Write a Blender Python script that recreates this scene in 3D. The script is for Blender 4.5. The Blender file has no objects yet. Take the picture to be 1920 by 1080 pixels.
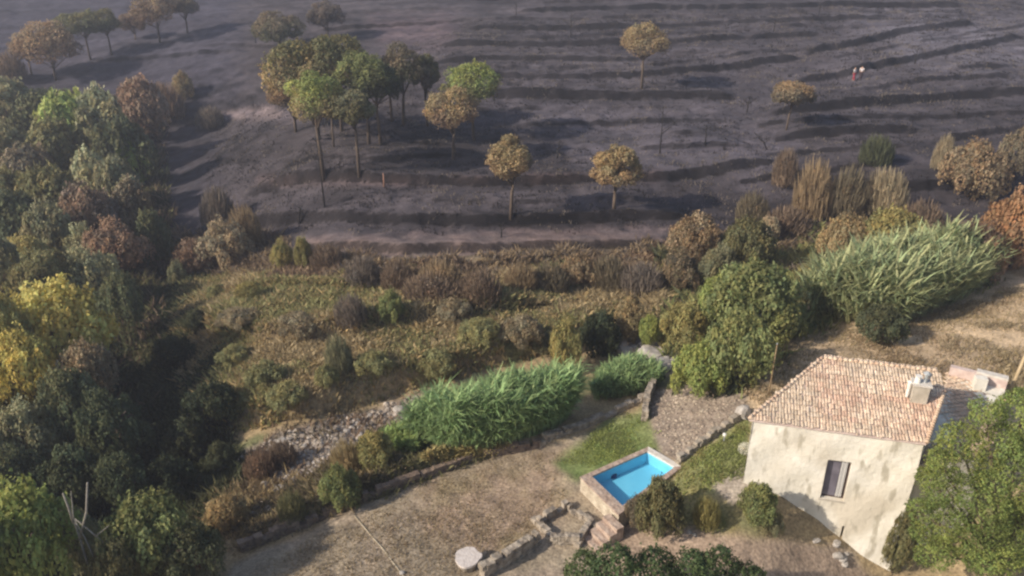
import bpy, bmesh, math, random
import numpy as np
from mathutils import Vector, Matrix
R = math.radians
scene = bpy.context.scene
# ---------------------------------------------------------------- camera
F_PX, PITCH, CAM_H = 1500.0, R(26), 24.0
cd = bpy.data.cameras.new('camera'); cam = bpy.data.objects.new('camera', cd)
scene.collection.objects.link(cam); scene.camera = cam
cam.location = (0, 0, CAM_H); cam.rotation_euler = (R(90) - PITCH, 0, 0)
cd.sensor_width = 36; cd.lens = 36 * F_PX / 1920; cd.clip_start = .3; cd.clip_end = 3000
# ---------------------------------------------------------------- world, sun, exposure
SUN_EL, SUN_AZ = R(31), R(25)          # sun low on the left, slightly behind the camera
to_sun = Vector((-math.cos(SUN_AZ) * math.cos(SUN_EL), -math.sin(SUN_AZ) * math.cos(SUN_EL), math.sin(SUN_EL)))
w = bpy.data.worlds.new('World'); scene.world = w; w.use_nodes = True
nt = w.node_tree; bg = nt.nodes['Background']; sky = nt.nodes.new('ShaderNodeTexSky')
sky.sky_type = 'NISHITA'; sky.sun_disc = False; sky.sun_elevation = SUN_EL
sky.sun_rotation = math.atan2(to_sun.x, to_sun.y); sky.air_density = 1.0; sky.dust_density = 2.0
nt.links.new(sky.outputs[0], bg.inputs[0]); bg.inputs[1].default_value = 0.10
ld = bpy.data.lights.new('sun', 'SUN'); sun = bpy.data.objects.new('sun', ld); scene.collection.objects.link(sun)
ld.energy = 4.3; ld.angle = R(.8); ld.color = (1, .89, .74)
sun.rotation_euler = (-to_sun).to_track_quat('-Z', 'Y').to_euler()
vs = scene.view_settings; vs.view_transform = 'Standard'; vs.look = 'None'; vs.gamma = 1; vs.exposure = 0.42
scene.cycles.pixel_filter_type = 'BLACKMAN_HARRIS'; scene.cycles.filter_width = 2.4
scene.cycles.max_bounces = 5; scene.cycles.transparent_max_bounces = 6; scene.cycles.volume_bounces = 0
scene.cycles.diffuse_bounces = 2; scene.cycles.use_denoising = True

# ---------------------------------------------------------------- measuring helpers (pixel of the photo -> metres)
CT, ST = math.cos(PITCH), math.sin(PITCH)
def ray(px, py):
    return np.array([(px - 960) / F_PX, CT - (py - 540) / F_PX * ST, -ST - (py - 540) / F_PX * CT])
def P(px, py, z):
    d = ray(px, py); t = (z - CAM_H) / d[2]; return np.array([0, 0, CAM_H]) + t * d
def project(x, y, z):
    Z = z - CAM_H; d = y * CT - Z * ST; d = np.maximum(d, .1); u = y * ST + Z * CT
    return 960 + F_PX * x / d, 540 - F_PX * u / d
def ztop(b, py):
    k = (540 - py) / F_PX; return CAM_H + (k * b[1] * CT - b[1] * ST) / (CT + k * ST)
def mpp(b):                                    # metres per photo pixel at a point
    return (b[1] * CT - (b[2] - CAM_H) * ST) / F_PX
# ---------------------------------------------------------------- noise
def hsh(ix, iy, s):
    n = (ix.astype(np.int64) * 374761393 + iy.astype(np.int64) * 668265263 + s * 1442695041) & 0x7fffffff
    n = ((n ^ (n >> 13)) * 1274126177) & 0x7fffffff
    return ((n ^ (n >> 16)) & 0xffff) / 65535.0
def vnoise(x, y, s=0):
    ix, iy = np.floor(x), np.floor(y); fx, fy = x - ix, y - iy
    fx = fx * fx * (3 - 2 * fx); fy = fy * fy * (3 - 2 * fy); ix = ix.astype(int); iy = iy.astype(int)
    a = hsh(ix, iy, s); b = hsh(ix + 1, iy, s); c = hsh(ix, iy + 1, s); d = hsh(ix + 1, iy + 1, s)
    return (a + (b - a) * fx) * (1 - fy) + (c + (d - c) * fx) * fy
def fbm(x, y, s=0, o=4):
    r = 0; a = .5; t = 0
    for k in range(o):
        r = r + a * vnoise(x * 2 ** k, y * 2 ** k, s + k * 17); t += a; a *= .5
    return r / t
def sstep(a, b, x):
    t = np.clip((x - a) / (b - a), 0, 1); return t * t * (3 - 2 * t)
def in_poly(px, py, poly):
    """signed distance in px (positive inside)"""
    q = np.array(poly, float); best = np.full(px.shape, 1e9); ins = np.zeros(px.shape, bool)
    for i in range(len(q)):
        a, b = q[i], q[(i + 1) % len(q)]; d = b - a; t = np.clip(((px - a[0]) * d[0] + (py - a[1]) * d[1]) / (d @ d), 0, 1)
        best = np.minimum(best, np.hypot(px - a[0] - t * d[0], py - a[1] - t * d[1]))
        c = ((a[1] > py) != (b[1] > py)); xi = (b[0] - a[0]) * (py - a[1]) / (b[1] - a[1] + 1e-12) + a[0]; ins ^= c & (px < xi)
    return np.where(ins, best, -best)
# ---------------------------------------------------------------- terrain
CP = [(600,1075,0),(900,1000,0),(1000,900,0),(1100,1060,0),(700,1000,0),(500,1060,-.2),(760,930,0),(1000,1075,0),(700,1190,0),(1100,1190,-.3),
 (1060,960,0),(1150,830,.3),(1220,800,.6),(1090,860,.1),(1330,860,1.3),(1398,900,1.3),(1390,800,1.6),(1290,900,1.0),(1250,905,.8),(1300,800,1.1),(1300,740,1.6),(1390,765,1.8),
 (1440,1000,.3),(1530,1015,-.6),(1655,1070,-2.3),(1300,1000,.2),(1400,1075,-.6),(1200,980,.1),(1500,1100,-1.6),(1800,1090,-2.2),(1300,1160,-.6),
 (1640,640,1.8),(1850,650,2.2),(1450,680,1.7),(1900,560,1.4),(1700,600,1.4),(1550,620,1.5),(1900,760,2.2),(1760,760,1.8),
 (450,950,-1.6),(600,850,-1.8),(700,790,-2),(1200,670,-1.2),(1000,720,-1.6),(300,1070,-1.2),(1080,730,-.8),(1200,720,-.6),
 (650,940,-.4),(800,870,-.3),(950,810,-.2),(500,1000,-.9),(1300,650,.2),(1400,560,0),(1300,500,-1),(1480,620,1.0),
 (500,700,-1.5),(900,620,-1),(400,600,-1.8),(700,540,-1),(1150,580,-1.2),(560,760,-1.4),
 (200,1000,-2),(100,700,-3),(300,700,-4),(350,500,-4.8),(150,450,-3.4),(330,330,-5.5),(100,250,-3),(0,900,-2.5),(20,560,-3),(370,240,-4),
 (600,450,-1.5),(900,450,-1.3),(1250,450,-1.3),(1500,420,-1),(1900,420,0),(600,345,-.6),(900,335,-.4),(1250,335,-.4),(1700,300,.6),
 (500,240,.2),(900,240,.8),(1300,240,.8),(1800,240,1.2),(1000,140,2.6),(1600,140,2.8),(400,140,1.2),(60,130,0),
 (960,20,6),(1900,20,6.4),(100,20,4),(450,60,4)]
cw = [tuple(P(a, b, c)) for a, b, c in CP]
cw += [(-300,300,22),(0,300,20),(300,300,22),(-500,600,60),(0,600,55),(500,600,60),(-27,26,3.5),(-30,36,2.5),(-36,48,-1),(-24,12,3),(0,8,-.5),(30,8,-2),
       (45,40,3),(60,60,3),(70,100,3),(-75,110,-1),(-60,75,-2),(-120,160,5),(120,160,6)]
cw = np.array(cw)
def uv_(x, y): return np.stack([x / (y + 14), np.log(y + 14)], -1)
cu = uv_(cw[:, 0], cw[:, 1])
def phi(r2): return r2 * np.log(r2 + 1e-9) * .5
def _fit():
    n = len(cu); d = ((cu[:, None] - cu[None]) ** 2).sum(-1); K = phi(d) + np.eye(n) * 2e-3
    A = np.zeros((n + 3, n + 3)); A[:n, :n] = K; A[:n, n] = 1; A[:n, n + 1:] = cu; A[n, :n] = 1; A[n + 1:, :n] = cu.T
    return np.linalg.solve(A, np.r_[cw[:, 2], 0, 0, 0])
WT = _fit()
STEPS = [  # (polyline in photo px, riser height m, fall-off m)
 ([(470,428),(700,425),(960,430),(1100,422),(1250,412)],.9,9),([(500,360),(700,354),(900,357),(1050,352),(1250,340),(1430,318)],.9,8),
 ([(560,320),(700,322),(830,302)],.4,5),([(980,236),(1180,234),(1370,230)],.4,7),([(1215,288),(1387,285)],.5,5),
 ([(870,184),(1000,187),(1180,190),(1350,188)],.9,9),([(860,152),(1000,155),(1180,152),(1300,140),(1440,124),(1480,120)],.9,9),
 ([(830,120),(1000,122),(1150,124),(1200,122)],.6,6),([(1240,107),(1360,111)],.5,6),([(840,93),(1000,95),(1250,90),(1437,79),(1525,77)],.8,8),
 ([(900,60),(1000,62),(1200,60),(1400,52),(1533,48),(1667,42)],.7,8),([(980,30),(1150,25),(1400,27),(1600,22),(1800,17)],.8,9),([(900,6),(1300,4),(1900,-4)],.8,10),
 ([(1533,66),(1633,62)],.4,5),([(1530,106),(1600,95),(1692,75),(1825,54)],.9,7),([(1717,84),(1787,71)],.4,5),
 ([(1505,160),(1592,148),(1667,129),(1758,110),(1908,75)],.9,7),([(1667,173),(1775,160),(1890,152)],.7,6),([(1787,141),(1890,128)],.6,6),
 ([(1470,221),(1560,212),(1633,204),(1800,187),(1925,179)],1.1,8),([(1480,264),(1600,254),(1700,250)],.9,6),([(1775,267),(1850,254),(1930,245)],.6,5),
 ([(1687,358),(1775,354),(1880,340)],.8,6),([(1400,345),(1500,330),(1680,310)],.5,5),([(600,60),(760,50),(880,45)],.5,8),([(380,92),(460,90),(520,100)],.4,5),([(170,118),(300,120),(420,112)],.5,5),
 ([(880,168),(1020,171),(1180,172),(1340,166)],.35,3),([(820,205),(1000,207),(1200,208),(1400,204)],.3,3),([(900,137),(1080,139),(1220,134),(1400,112),(1500,104)],.45,3),([(860,106),(1000,109),(1150,108)],.4,3),([(820,78),(1000,80),(1240,75),(1420,66),(1520,60)],.45,3),([(880,46),(1100,44),(1300,40),(1560,33),(1700,28)],.45,4),([(1000,16),(1300,14),(1560,10),(1920,0)],.45,4),([(1560,120),(1680,98),(1800,76),(1920,52)],.4,3),([(1500,190),(1640,178),(1760,168),(1925,164)],.35,3),([(1440,240),(1600,232),(1760,226),(1925,214)],.5,4),([(1420,300),(1560,288),(1700,280)],.4,3),([(620,395),(800,392),(1000,396),(1180,388)],.25,3),([(540,290),(700,286),(860,280)],.3,3),([(1250,262),(1400,258)],.3,3),([(640,30),(760,24),(900,20)],.4,4),([(1700,40),(1800,34),(1925,24)],.4,3),
 ([(350,632),(410,640),(494,652),(600,650),(750,630),(900,612),(1000,600)],1.0,5),([(395,565),(500,555),(640,560),(720,550)],.5,4),([(700,520),(900,510),(1060,500)],.4,3),
 ([(350,828),(402,816),(502,794),(604,776),(685,756),(807,720),(889,696),(1010,668),(1130,640)],1.25,6),([(560,478),(760,482),(1000,470),(1230,462)],.8,4),
 ([(1190,735),(1215,700),(1300,690)],.4,2),([(430,1042),(560,990),(660,948),(780,902),(900,858),(1010,838)],.75,3),
]
SP = []
for pts, hgt, L in STEPS:
    q = []
    for a, b in pts:
        z = 0
        for _ in range(6):
            p = P(a, b, z)
            u = uv_(p[0], p[1]); z = float(phi(((u - cu) ** 2).sum(-1)) @ WT[:-3] + WT[-3] + u @ WT[-2:])
        q.append(P(a, b, z)[:2])
    SP.append((np.array(q), hgt, L))
ZR = .92; A, B, C_, D = [P(a, b, ZR)[:2] for a, b in ((1108,893),(1214,846),(1266,876),(1167,950))]   # corners of the pool
PADS = []                                     # level building plots: (centre, half sizes, z)
def H(x, y):
    x = np.asarray(x, float); y = np.asarray(y, float)
    u = uv_(x, np.maximum(y, -5)); z = np.full(x.shape, WT[-3]) + u @ WT[-2:]
    for i in range(len(cu)):
        z += WT[i] * phi(((u - cu[i]) ** 2).sum(-1))
    wob = (fbm(x * .35, y * .35, 5, 3) - .5)
    for q, hgt, L in SP:
        lo = q.min(0) - 12; hi = q.max(0) + 12
        m = (x > lo[0]) & (x < hi[0]) & (y > lo[1]) & (y < hi[1])
        if not m.any(): continue
        xm, ym, wm = x[m], y[m], wob[m]
        best = np.full(xm.shape, 1e9); sd = np.zeros(xm.shape); tt = np.zeros(xm.shape)
        seg = np.hypot(*(q[1:] - q[:-1]).T); tot = seg.sum(); acc = 0
        for k in range(len(q) - 1):
            d = q[k + 1] - q[k]; l = seg[k]; d = d / l
            t = (xm - q[k][0]) * d[0] + (ym - q[k][1]) * d[1]; tc = np.clip(t, 0, l)
            dx = xm - q[k][0] - tc * d[0]; dy = ym - q[k][1] - tc * d[1]; dist = np.hypot(dx, dy)
            s = -(xm - q[k][0]) * d[1] + (ym - q[k][1]) * d[0]
            b = dist < best; best = np.where(b, dist, best); sd = np.where(b, np.sign(s) * dist, sd); tt = np.where(b, acc + t, tt); acc += l
        end = np.minimum(tt, tot - tt); taper = sstep(-3.5, 2.0, end)
        s = sd + wm * .9
        z[m] += hgt * (.7 + .6 * vnoise(xm * .12 + 9, ym * .12, 3)) * taper * sstep(-.05, .4, s) * np.exp(-np.maximum(s, 0) / L)
    far = sstep(38, 70, y)
    z += (fbm(x * .9, y * .9, 31, 3) - .5) * (.16 + .22 * far) + wob * .5 * far
    for (cx, cy), (rx, ry), pz in PADS:
        d = np.maximum(np.abs(x - cx) - rx, np.abs(y - cy) - ry); k = 1 - sstep(0, 1.2, d); z = z * (1 - k) + pz * k
    k = sstep(-.28, .0, in_poly(x, y, [A, B, C_, D])); z = z * (1 - k) - .8 * k     # excavation of the pool
    return z
def h1(x, y): return float(H(np.array([x]), np.array([y]))[0])
_T = np.geomspace(8, 330, 900)
def G(px, py):
    d = ray(px, py); p = np.array([0, 0, CAM_H]) + _T[:, None] * d
    g = H(p[:, 0], p[:, 1]); i = int(np.argmax(p[:, 2] < g))
    if i == 0: return P(px, py, 0)
    a, b = _T[i - 1], _T[i]; t = np.linspace(a, b, 40); p = np.array([0, 0, CAM_H]) + t[:, None] * d
    j = int(np.argmax(p[:, 2] < H(p[:, 0], p[:, 1]) + 1e-6)); r = p[j].copy(); r[2] = h1(r[0], r[1]); return r
# ---------------------------------------------------------------- object helpers
COL = scene.collection
def link(o, parent=None):
    COL.objects.link(o)
    if parent: o.parent = parent
    return o
def tag(o, label=None, cat=None, group=None, kind=None):
    for k, v in (('label', label), ('category', cat), ('group', group), ('kind', kind)):
        if v: o[k] = v
    return o
def npmesh(name, V, Fq, mat=None, col=None, smooth=False):
    """V (n,3); Fq (m,k) same-size faces; col (n,3) per-vertex"""
    V = np.asarray(V, np.float32); Fq = np.asarray(Fq, np.int32); m = bpy.data.meshes.new(name)
    m.vertices.add(len(V)); m.vertices.foreach_set('co', V.ravel()); k = Fq.shape[1]
    m.loops.add(Fq.size); m.loops.foreach_set('vertex_index', Fq.ravel()); m.polygons.add(len(Fq))
    m.polygons.foreach_set('loop_start', np.arange(0, Fq.size, k, dtype=np.int32))
    if smooth: m.polygons.foreach_set('use_smooth', np.ones(len(Fq), bool))
    if col is not None:
        a = m.color_attributes.new('Col', 'FLOAT_COLOR', 'POINT')
        a.data.foreach_set('color', np.c_[np.asarray(col, np.float32), np.ones(len(V), np.float32)].ravel())
    m.update(calc_edges=True)
    if mat: m.materials.append(mat)
    return m
def ob(name, mesh, parent=None, loc=(0, 0, 0), scale=(1, 1, 1), rz=0):
    o = bpy.data.objects.new(name, mesh); o.location = loc; o.scale = scale; o.rotation_euler = (0, 0, rz); return link(o, parent)
def root(name, loc=(0, 0, 0), rz=0):
    o = bpy.data.objects.new(name, None); o.location = loc; o.rotation_euler = (0, 0, rz); o.empty_display_size = .2; return link(o)
class MB:                                       # collects polygons, builds one mesh
    def __init__(s): s.v = []; s.f = []
    def add(s, vs, fs):
        n = len(s.v); s.v += [tuple(map(float, q)) for q in vs]; s.f += [tuple(n + i for i in f) for f in fs]
    def prism(s, poly, z0, z1):                 # poly: list of (x,y) ccw; z0,z1 scalars or lists
        n = len(poly); z0 = [z0] * n if np.isscalar(z0) else z0; z1 = [z1] * n if np.isscalar(z1) else z1
        s.add([(p[0], p[1], z) for p, z in zip(poly, z0)] + [(p[0], p[1], z) for p, z in zip(poly, z1)],
              [tuple(range(n - 1, -1, -1)), tuple(range(n, 2 * n))] + [(i, (i + 1) % n, n + (i + 1) % n, n + i) for i in range(n)])
    def box(s, c, d, rz=0):
        c0, s0 = math.cos(rz), math.sin(rz); poly = []
        for a, b in ((-1, -1), (1, -1), (1, 1), (-1, 1)):
            x, y = a * d[0] / 2, b * d[1] / 2; poly.append((c[0] + x * c0 - y * s0, c[1] + x * s0 + y * c0))
        s.prism(poly, c[2] - d[2] / 2, c[2] + d[2] / 2)
    def tube(s, pts, rad, n=8):
        pts = [np.array(p, float) for p in pts]; rad = [rad] * len(pts) if np.isscalar(rad) else rad; V = []; Fc = []
        for i, p in enumerate(pts):
            t = pts[min(i + 1, len(pts) - 1)] - pts[max(i - 1, 0)]; t /= np.linalg.norm(t) + 1e-9
            a = np.cross(t, (0, 0, 1)) if abs(t[2]) < .9 else np.cross(t, (1, 0, 0)); a /= np.linalg.norm(a); b = np.cross(t, a)
            for k in range(n):
                q = 2 * math.pi * k / n; V.append(p + rad[i] * (math.cos(q) * a + math.sin(q) * b))
        for i in range(len(pts) - 1):
            for k in range(n): Fc.append((i * n + k, i * n + (k + 1) % n, (i + 1) * n + (k + 1) % n, (i + 1) * n + k))
        Fc.append(tuple(range(n - 1, -1, -1))); Fc.append(tuple((len(pts) - 1) * n + k for k in range(n))); s.add(V, Fc)
    def mesh(s, name, mat, smooth=False):
        m = bpy.data.meshes.new(name); m.from_pydata(s.v, [], s.f); m.update()
        if smooth: m.polygons.foreach_set('use_smooth', [True] * len(m.polygons))
        if mat: m.materials.append(mat)
        return m
    def build(s, name, mat, parent=None, smooth=False, **k): return ob(name, s.mesh(name, mat, smooth), parent, **k)
# ---------------------------------------------------------------- materials
def node_mat(name):
    m = bpy.data.materials.new(name); m.use_nodes = True; t = m.node_tree; b = t.nodes['Principled BSDF']; return m, t, b
def N(t, kind, **kw):
    n = t.nodes.new(kind)
    for k, v in kw.items():
        if k.startswith('i_'): n.inputs[int(k[2:])].default_value = v
        else: setattr(n, k, v)
    return n
def noise_mix(t, scale, c1, c2, lo=.35, hi=.65, vec=None, detail=6, tex='noise'):
    n = t.nodes.new('ShaderNodeTexNoise' if tex == 'noise' else 'ShaderNodeTexVoronoi'); n.inputs['Scale'].default_value = scale
    if tex == 'noise': n.inputs['Detail'].default_value = detail
    if vec: t.links.new(vec, n.inputs['Vector'])
    r = t.nodes.new('ShaderNodeValToRGB'); r.color_ramp.elements[0].position = lo; r.color_ramp.elements[1].position = hi
    r.color_ramp.elements[0].color = (*c1, 1); r.color_ramp.elements[1].color = (*c2, 1)
    t.links.new(n.outputs[0], r.inputs[0]); return r.outputs[0], n.outputs[0]
def pmat(name, c1, c2, scale=3, rough=.85, bump=.3, bscale=None, lo=.35, hi=.65, spec=.3, vor=False, c3=None):
    m, t, b = node_mat(name); tc = t.nodes.new('ShaderNodeTexCoord'); v = tc.outputs['Object']
    c, _ = noise_mix(t, scale, c1, c2, lo, hi, v)
    if c3:
        mx = N(t, 'ShaderNodeMix', data_type='RGBA'); _, f = noise_mix(t, scale * .23, c1, c2, vec=v)
        rr = t.nodes.new('ShaderNodeValToRGB'); rr.color_ramp.elements[0].position = .52; rr.color_ramp.elements[1].position = .64
        t.links.new(f, rr.inputs[0]); t.links.new(rr.outputs[0], mx.inputs[0]); t.links.new(c, mx.inputs[6]); mx.inputs[7].default_value = (*c3, 1); c = mx.outputs[2]
    t.links.new(c, b.inputs['Base Color']); b.inputs['Roughness'].default_value = rough; b.inputs['Specular IOR Level'].default_value = spec
    if bump:
        n = t.nodes.new('ShaderNodeTexVoronoi' if vor else 'ShaderNodeTexNoise'); n.inputs['Scale'].default_value = bscale or scale * 4; t.links.new(v, n.inputs['Vector'])
        bm_ = t.nodes.new('ShaderNodeBump'); bm_.inputs['Strength'].default_value = bump; bm_.inputs['Distance'].default_value = .06
        t.links.new(n.outputs[0], bm_.inputs['Height']); t.links.new(bm_.outputs[0], b.inputs['Normal'])
    return m
def leaf_mat(name, transl=.35):
    m, t, b = node_mat(name); a = N(t, 'ShaderNodeAttribute', attribute_name='Col'); oi = t.nodes.new('ShaderNodeObjectInfo')
    mx = N(t, 'ShaderNodeMix', data_type='RGBA', blend_type='MULTIPLY'); mx.inputs[0].default_value = 1
    t.links.new(a.outputs['Color'], mx.inputs[6]); t.links.new(oi.outputs['Color'], mx.inputs[7]); t.links.new(mx.outputs[2], b.inputs['Base Color'])
    b.inputs['Roughness'].default_value = .7; b.inputs['Specular IOR Level'].default_value = .2
    tr = t.nodes.new('ShaderNodeBsdfTranslucent'); t.links.new(mx.outputs[2], tr.inputs[0]); ms = t.nodes.new('ShaderNodeMixShader'); ms.inputs[0].default_value = transl
    t.links.new(b.outputs[0], ms.inputs[1]); t.links.new(tr.outputs[0], ms.inputs[2]); t.links.new(ms.outputs[0], t.nodes['Material Output'].inputs[0]); return m
def vcol_mat(name, sc=(9, 1.1), bump=.5, rough=.95):
    m, t, b = node_mat(name); a = N(t, 'ShaderNodeAttribute', attribute_name='Col'); v = t.nodes.new('ShaderNodeTexCoord').outputs['Object']; c = a.outputs['Color']
    for s, lo, hi in ((sc[0], .62, 1.3), (sc[1], .78, 1.2)):
        o, _ = noise_mix(t, s, (lo,) * 3, (hi,) * 3, .3, .7, v); mx = N(t, 'ShaderNodeMix', data_type='RGBA', blend_type='MULTIPLY'); mx.inputs[0].default_value = 1
        t.links.new(c, mx.inputs[6]); t.links.new(o, mx.inputs[7]); c = mx.outputs[2]
    t.links.new(c, b.inputs['Base Color']); b.inputs['Roughness'].default_value = rough; b.inputs['Specular IOR Level'].default_value = .15
    n = N(t, 'ShaderNodeTexNoise'); n.inputs['Scale'].default_value = 3.5; n.inputs['Detail'].default_value = 8; t.links.new(v, n.inputs['Vector'])
    bm_ = t.nodes.new('ShaderNodeBump'); bm_.inputs['Strength'].default_value = bump; bm_.inputs['Distance'].default_value = .15
    t.links.new(n.outputs[0], bm_.inputs['Height']); t.links.new(bm_.outputs[0], b.inputs['Normal']); return m
M = dict(
 leaf=leaf_mat('leaves'), ground=vcol_mat('earth'), tint=vcol_mat('tinted_surface', (14, 2), .3),
 bark=pmat('bark', (.09, .065, .05), (.16, .12, .09), 6, .95, .6), char=pmat('charred_bark', (.02, .018, .018), (.05, .042, .04), 6, .95, .5),
 greybark=pmat('dead_wood', (.22, .20, .17), (.34, .31, .27), 8, .9, .4),
 stone=pmat('dry_stone', (.20, .165, .13), (.42, .36, .29), 3.5, .95, 1.0, 5, vor=True), bankstone=pmat('earthy_stone', (.13,.095,.075), (.24,.18,.135), 3.5, .95, 1.0, 5, vor=True), tablestone=pmat('table_stone', (.52,.46,.42), (.66,.60,.56), 6, .95, .5, 14), kerbstone=pmat('kerb_stone', (.27,.23,.18), (.40,.345,.28), 4, .95, .6, 8), verge=pmat('verge_tile', (.50,.34,.24), (.72,.58,.44), 3.5, .9, .4, 9), poolstone=pmat('pool_stone', (.36,.30,.23), (.56,.49,.39), 3.5, .95, 1.0, 6, vor=True), rock=pmat('pale_rock', (.30, .27, .24), (.5, .46, .42), 4, .95, .5, 9),
 plaster=pmat('lime_plaster', (.70,.655,.56), (.80,.76,.68), 1.3, .95, .5, 5, c3=(.64,.58,.48)),
 paving=pmat('pink_paving', (.33, .24, .19), (.48, .38, .31), 3, .9, .6, 6, vor=True), rim=pmat('pale_rim', (.55, .50, .44), (.72, .68, .62), 5, .8, .2),
 blue=pmat('pool_paint', (.22,.60,.80), (.26,.65,.84), 2, .5, 0), darkblue=pmat('dark_blue_plastic', (.01, .04, .12), (.02, .06, .16), 8, .5, 0),
 wood=pmat('weathered_wood', (.20, .14, .08), (.34, .25, .15), 9, .9, .4), palewood=pmat('pale_wood', (.42, .32, .19), (.55, .43, .27), 9, .85, .3),
 frame=pmat('dark_window_frame', (.05, .035, .03), (.09, .06, .05), 7, .7, 0), curtain=pmat('white_curtain', (.62, .60, .58), (.72, .70, .68), 12, .8, .3),
 white=pmat('white_paint', (.68, .66, .62), (.80, .78, .74), 9, .6, .1), metal=pmat('grey_metal', (.25, .27, .28), (.42, .44, .46), 9, .45, .1), black=pmat('unlit_black', (.02, .02, .02), (.05, .05, .05), 9, .8, 0),
 concrete=pmat('concrete', (.38, .34, .28), (.52, .47, .40), 3, .9, .3), pink=pmat('pinkish_render', (.52, .40, .36), (.66, .54, .49), 4, .9, .3),
 red=pmat('dark_red_cloth', (.28, .03, .05), (.38, .05, .07), 12, .9, .1), cloth=pmat('pale_cloth', (.66, .60, .60), (.78, .72, .72), 12, .9, .1), skin=pmat('skin', (.45, .28, .20), (.52, .33, .24), 12, .6, 0),
 darkcloth=pmat('dark_cloth', (.05, .03, .035), (.08, .05, .05), 12, .9, .1), hair=pmat('dark_hair', (.02, .015, .01), (.04, .03, .02), 12, .8, 0),
 stake=pmat('reddish_wood', (.36,.19,.13), (.46,.26,.18), 12, .8, .2), rope=pmat('pale_rope', (.42, .36, .26), (.55, .48, .36), 12, .9, .1), redflower=None)
# weather streaks and patches of bare grey render on the plaster
t = M['plaster'].node_tree; b = t.nodes['Principled BSDF']; cl = b.inputs['Base Color'].links[0].from_socket; tc = t.nodes.new('ShaderNodeTexCoord'); mp = t.nodes.new('ShaderNodeMapping'); mp.inputs['Scale'].default_value = (2.6, 2.6, .9); t.links.new(tc.outputs['Object'], mp.inputs[0])
o, f_ = noise_mix(t, 1.0, (0, 0, 0), (.8, .8, .8), .555, .66, mp.outputs[0], 9); mx = N(t, 'ShaderNodeMix', data_type='RGBA'); t.links.new(o, mx.inputs[0]); t.links.new(cl, mx.inputs[6]); mx.inputs[7].default_value = (.40, .36, .28, 1); t.links.new(mx.outputs[2], b.inputs['Base Color'])
m, t, b = node_mat('window_glass'); b.inputs['Base Color'].default_value = (.16, .15, .19, 1); b.inputs['Roughness'].default_value = .18; b.inputs['Specular IOR Level'].default_value = .6; M['glass'] = m
n = N(t, 'ShaderNodeTexNoise'); n.inputs['Scale'].default_value = 1.7; r = t.nodes.new('ShaderNodeValToRGB'); r.color_ramp.elements[0].color = (.06, .055, .075, 1); r.color_ramp.elements[1].color = (.26, .24, .29, 1)
t.links.new(t.nodes.new('ShaderNodeTexCoord').outputs['Object'], n.inputs['Vector']); t.links.new(n.outputs[0], r.inputs[0]); t.links.new(r.outputs[0], b.inputs['Base Color'])
m, t, b = node_mat('pool_water'); gl = t.nodes.new('ShaderNodeBsdfGlossy'); gl.inputs['Roughness'].default_value = .05; tp = t.nodes.new('ShaderNodeBsdfTransparent'); tp.inputs[0].default_value = (.80, .95, .99, 1)
lw = t.nodes.new('ShaderNodeLayerWeight'); lw.inputs[0].default_value = .25; fr = N(t, 'ShaderNodeMath', operation='MULTIPLY'); fr.inputs[1].default_value = .22; t.links.new(lw.outputs['Facing'], fr.inputs[0]); ms = t.nodes.new('ShaderNodeMixShader'); wn = N(t, 'ShaderNodeTexNoise'); wn.inputs['Scale'].default_value = 3.5; bu = t.nodes.new('ShaderNodeBump'); bu.inputs['Strength'].default_value = .12
t.links.new(wn.outputs[0], bu.inputs['Height']); t.links.new(bu.outputs[0], gl.inputs['Normal']); t.links.new(fr.outputs[0], ms.inputs[0]); t.links.new(tp.outputs[0], ms.inputs[1]); t.links.new(gl.outputs[0], ms.inputs[2]); t.links.new(ms.outputs[0], t.nodes['Material Output'].inputs[0]); M['water'] = m

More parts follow.
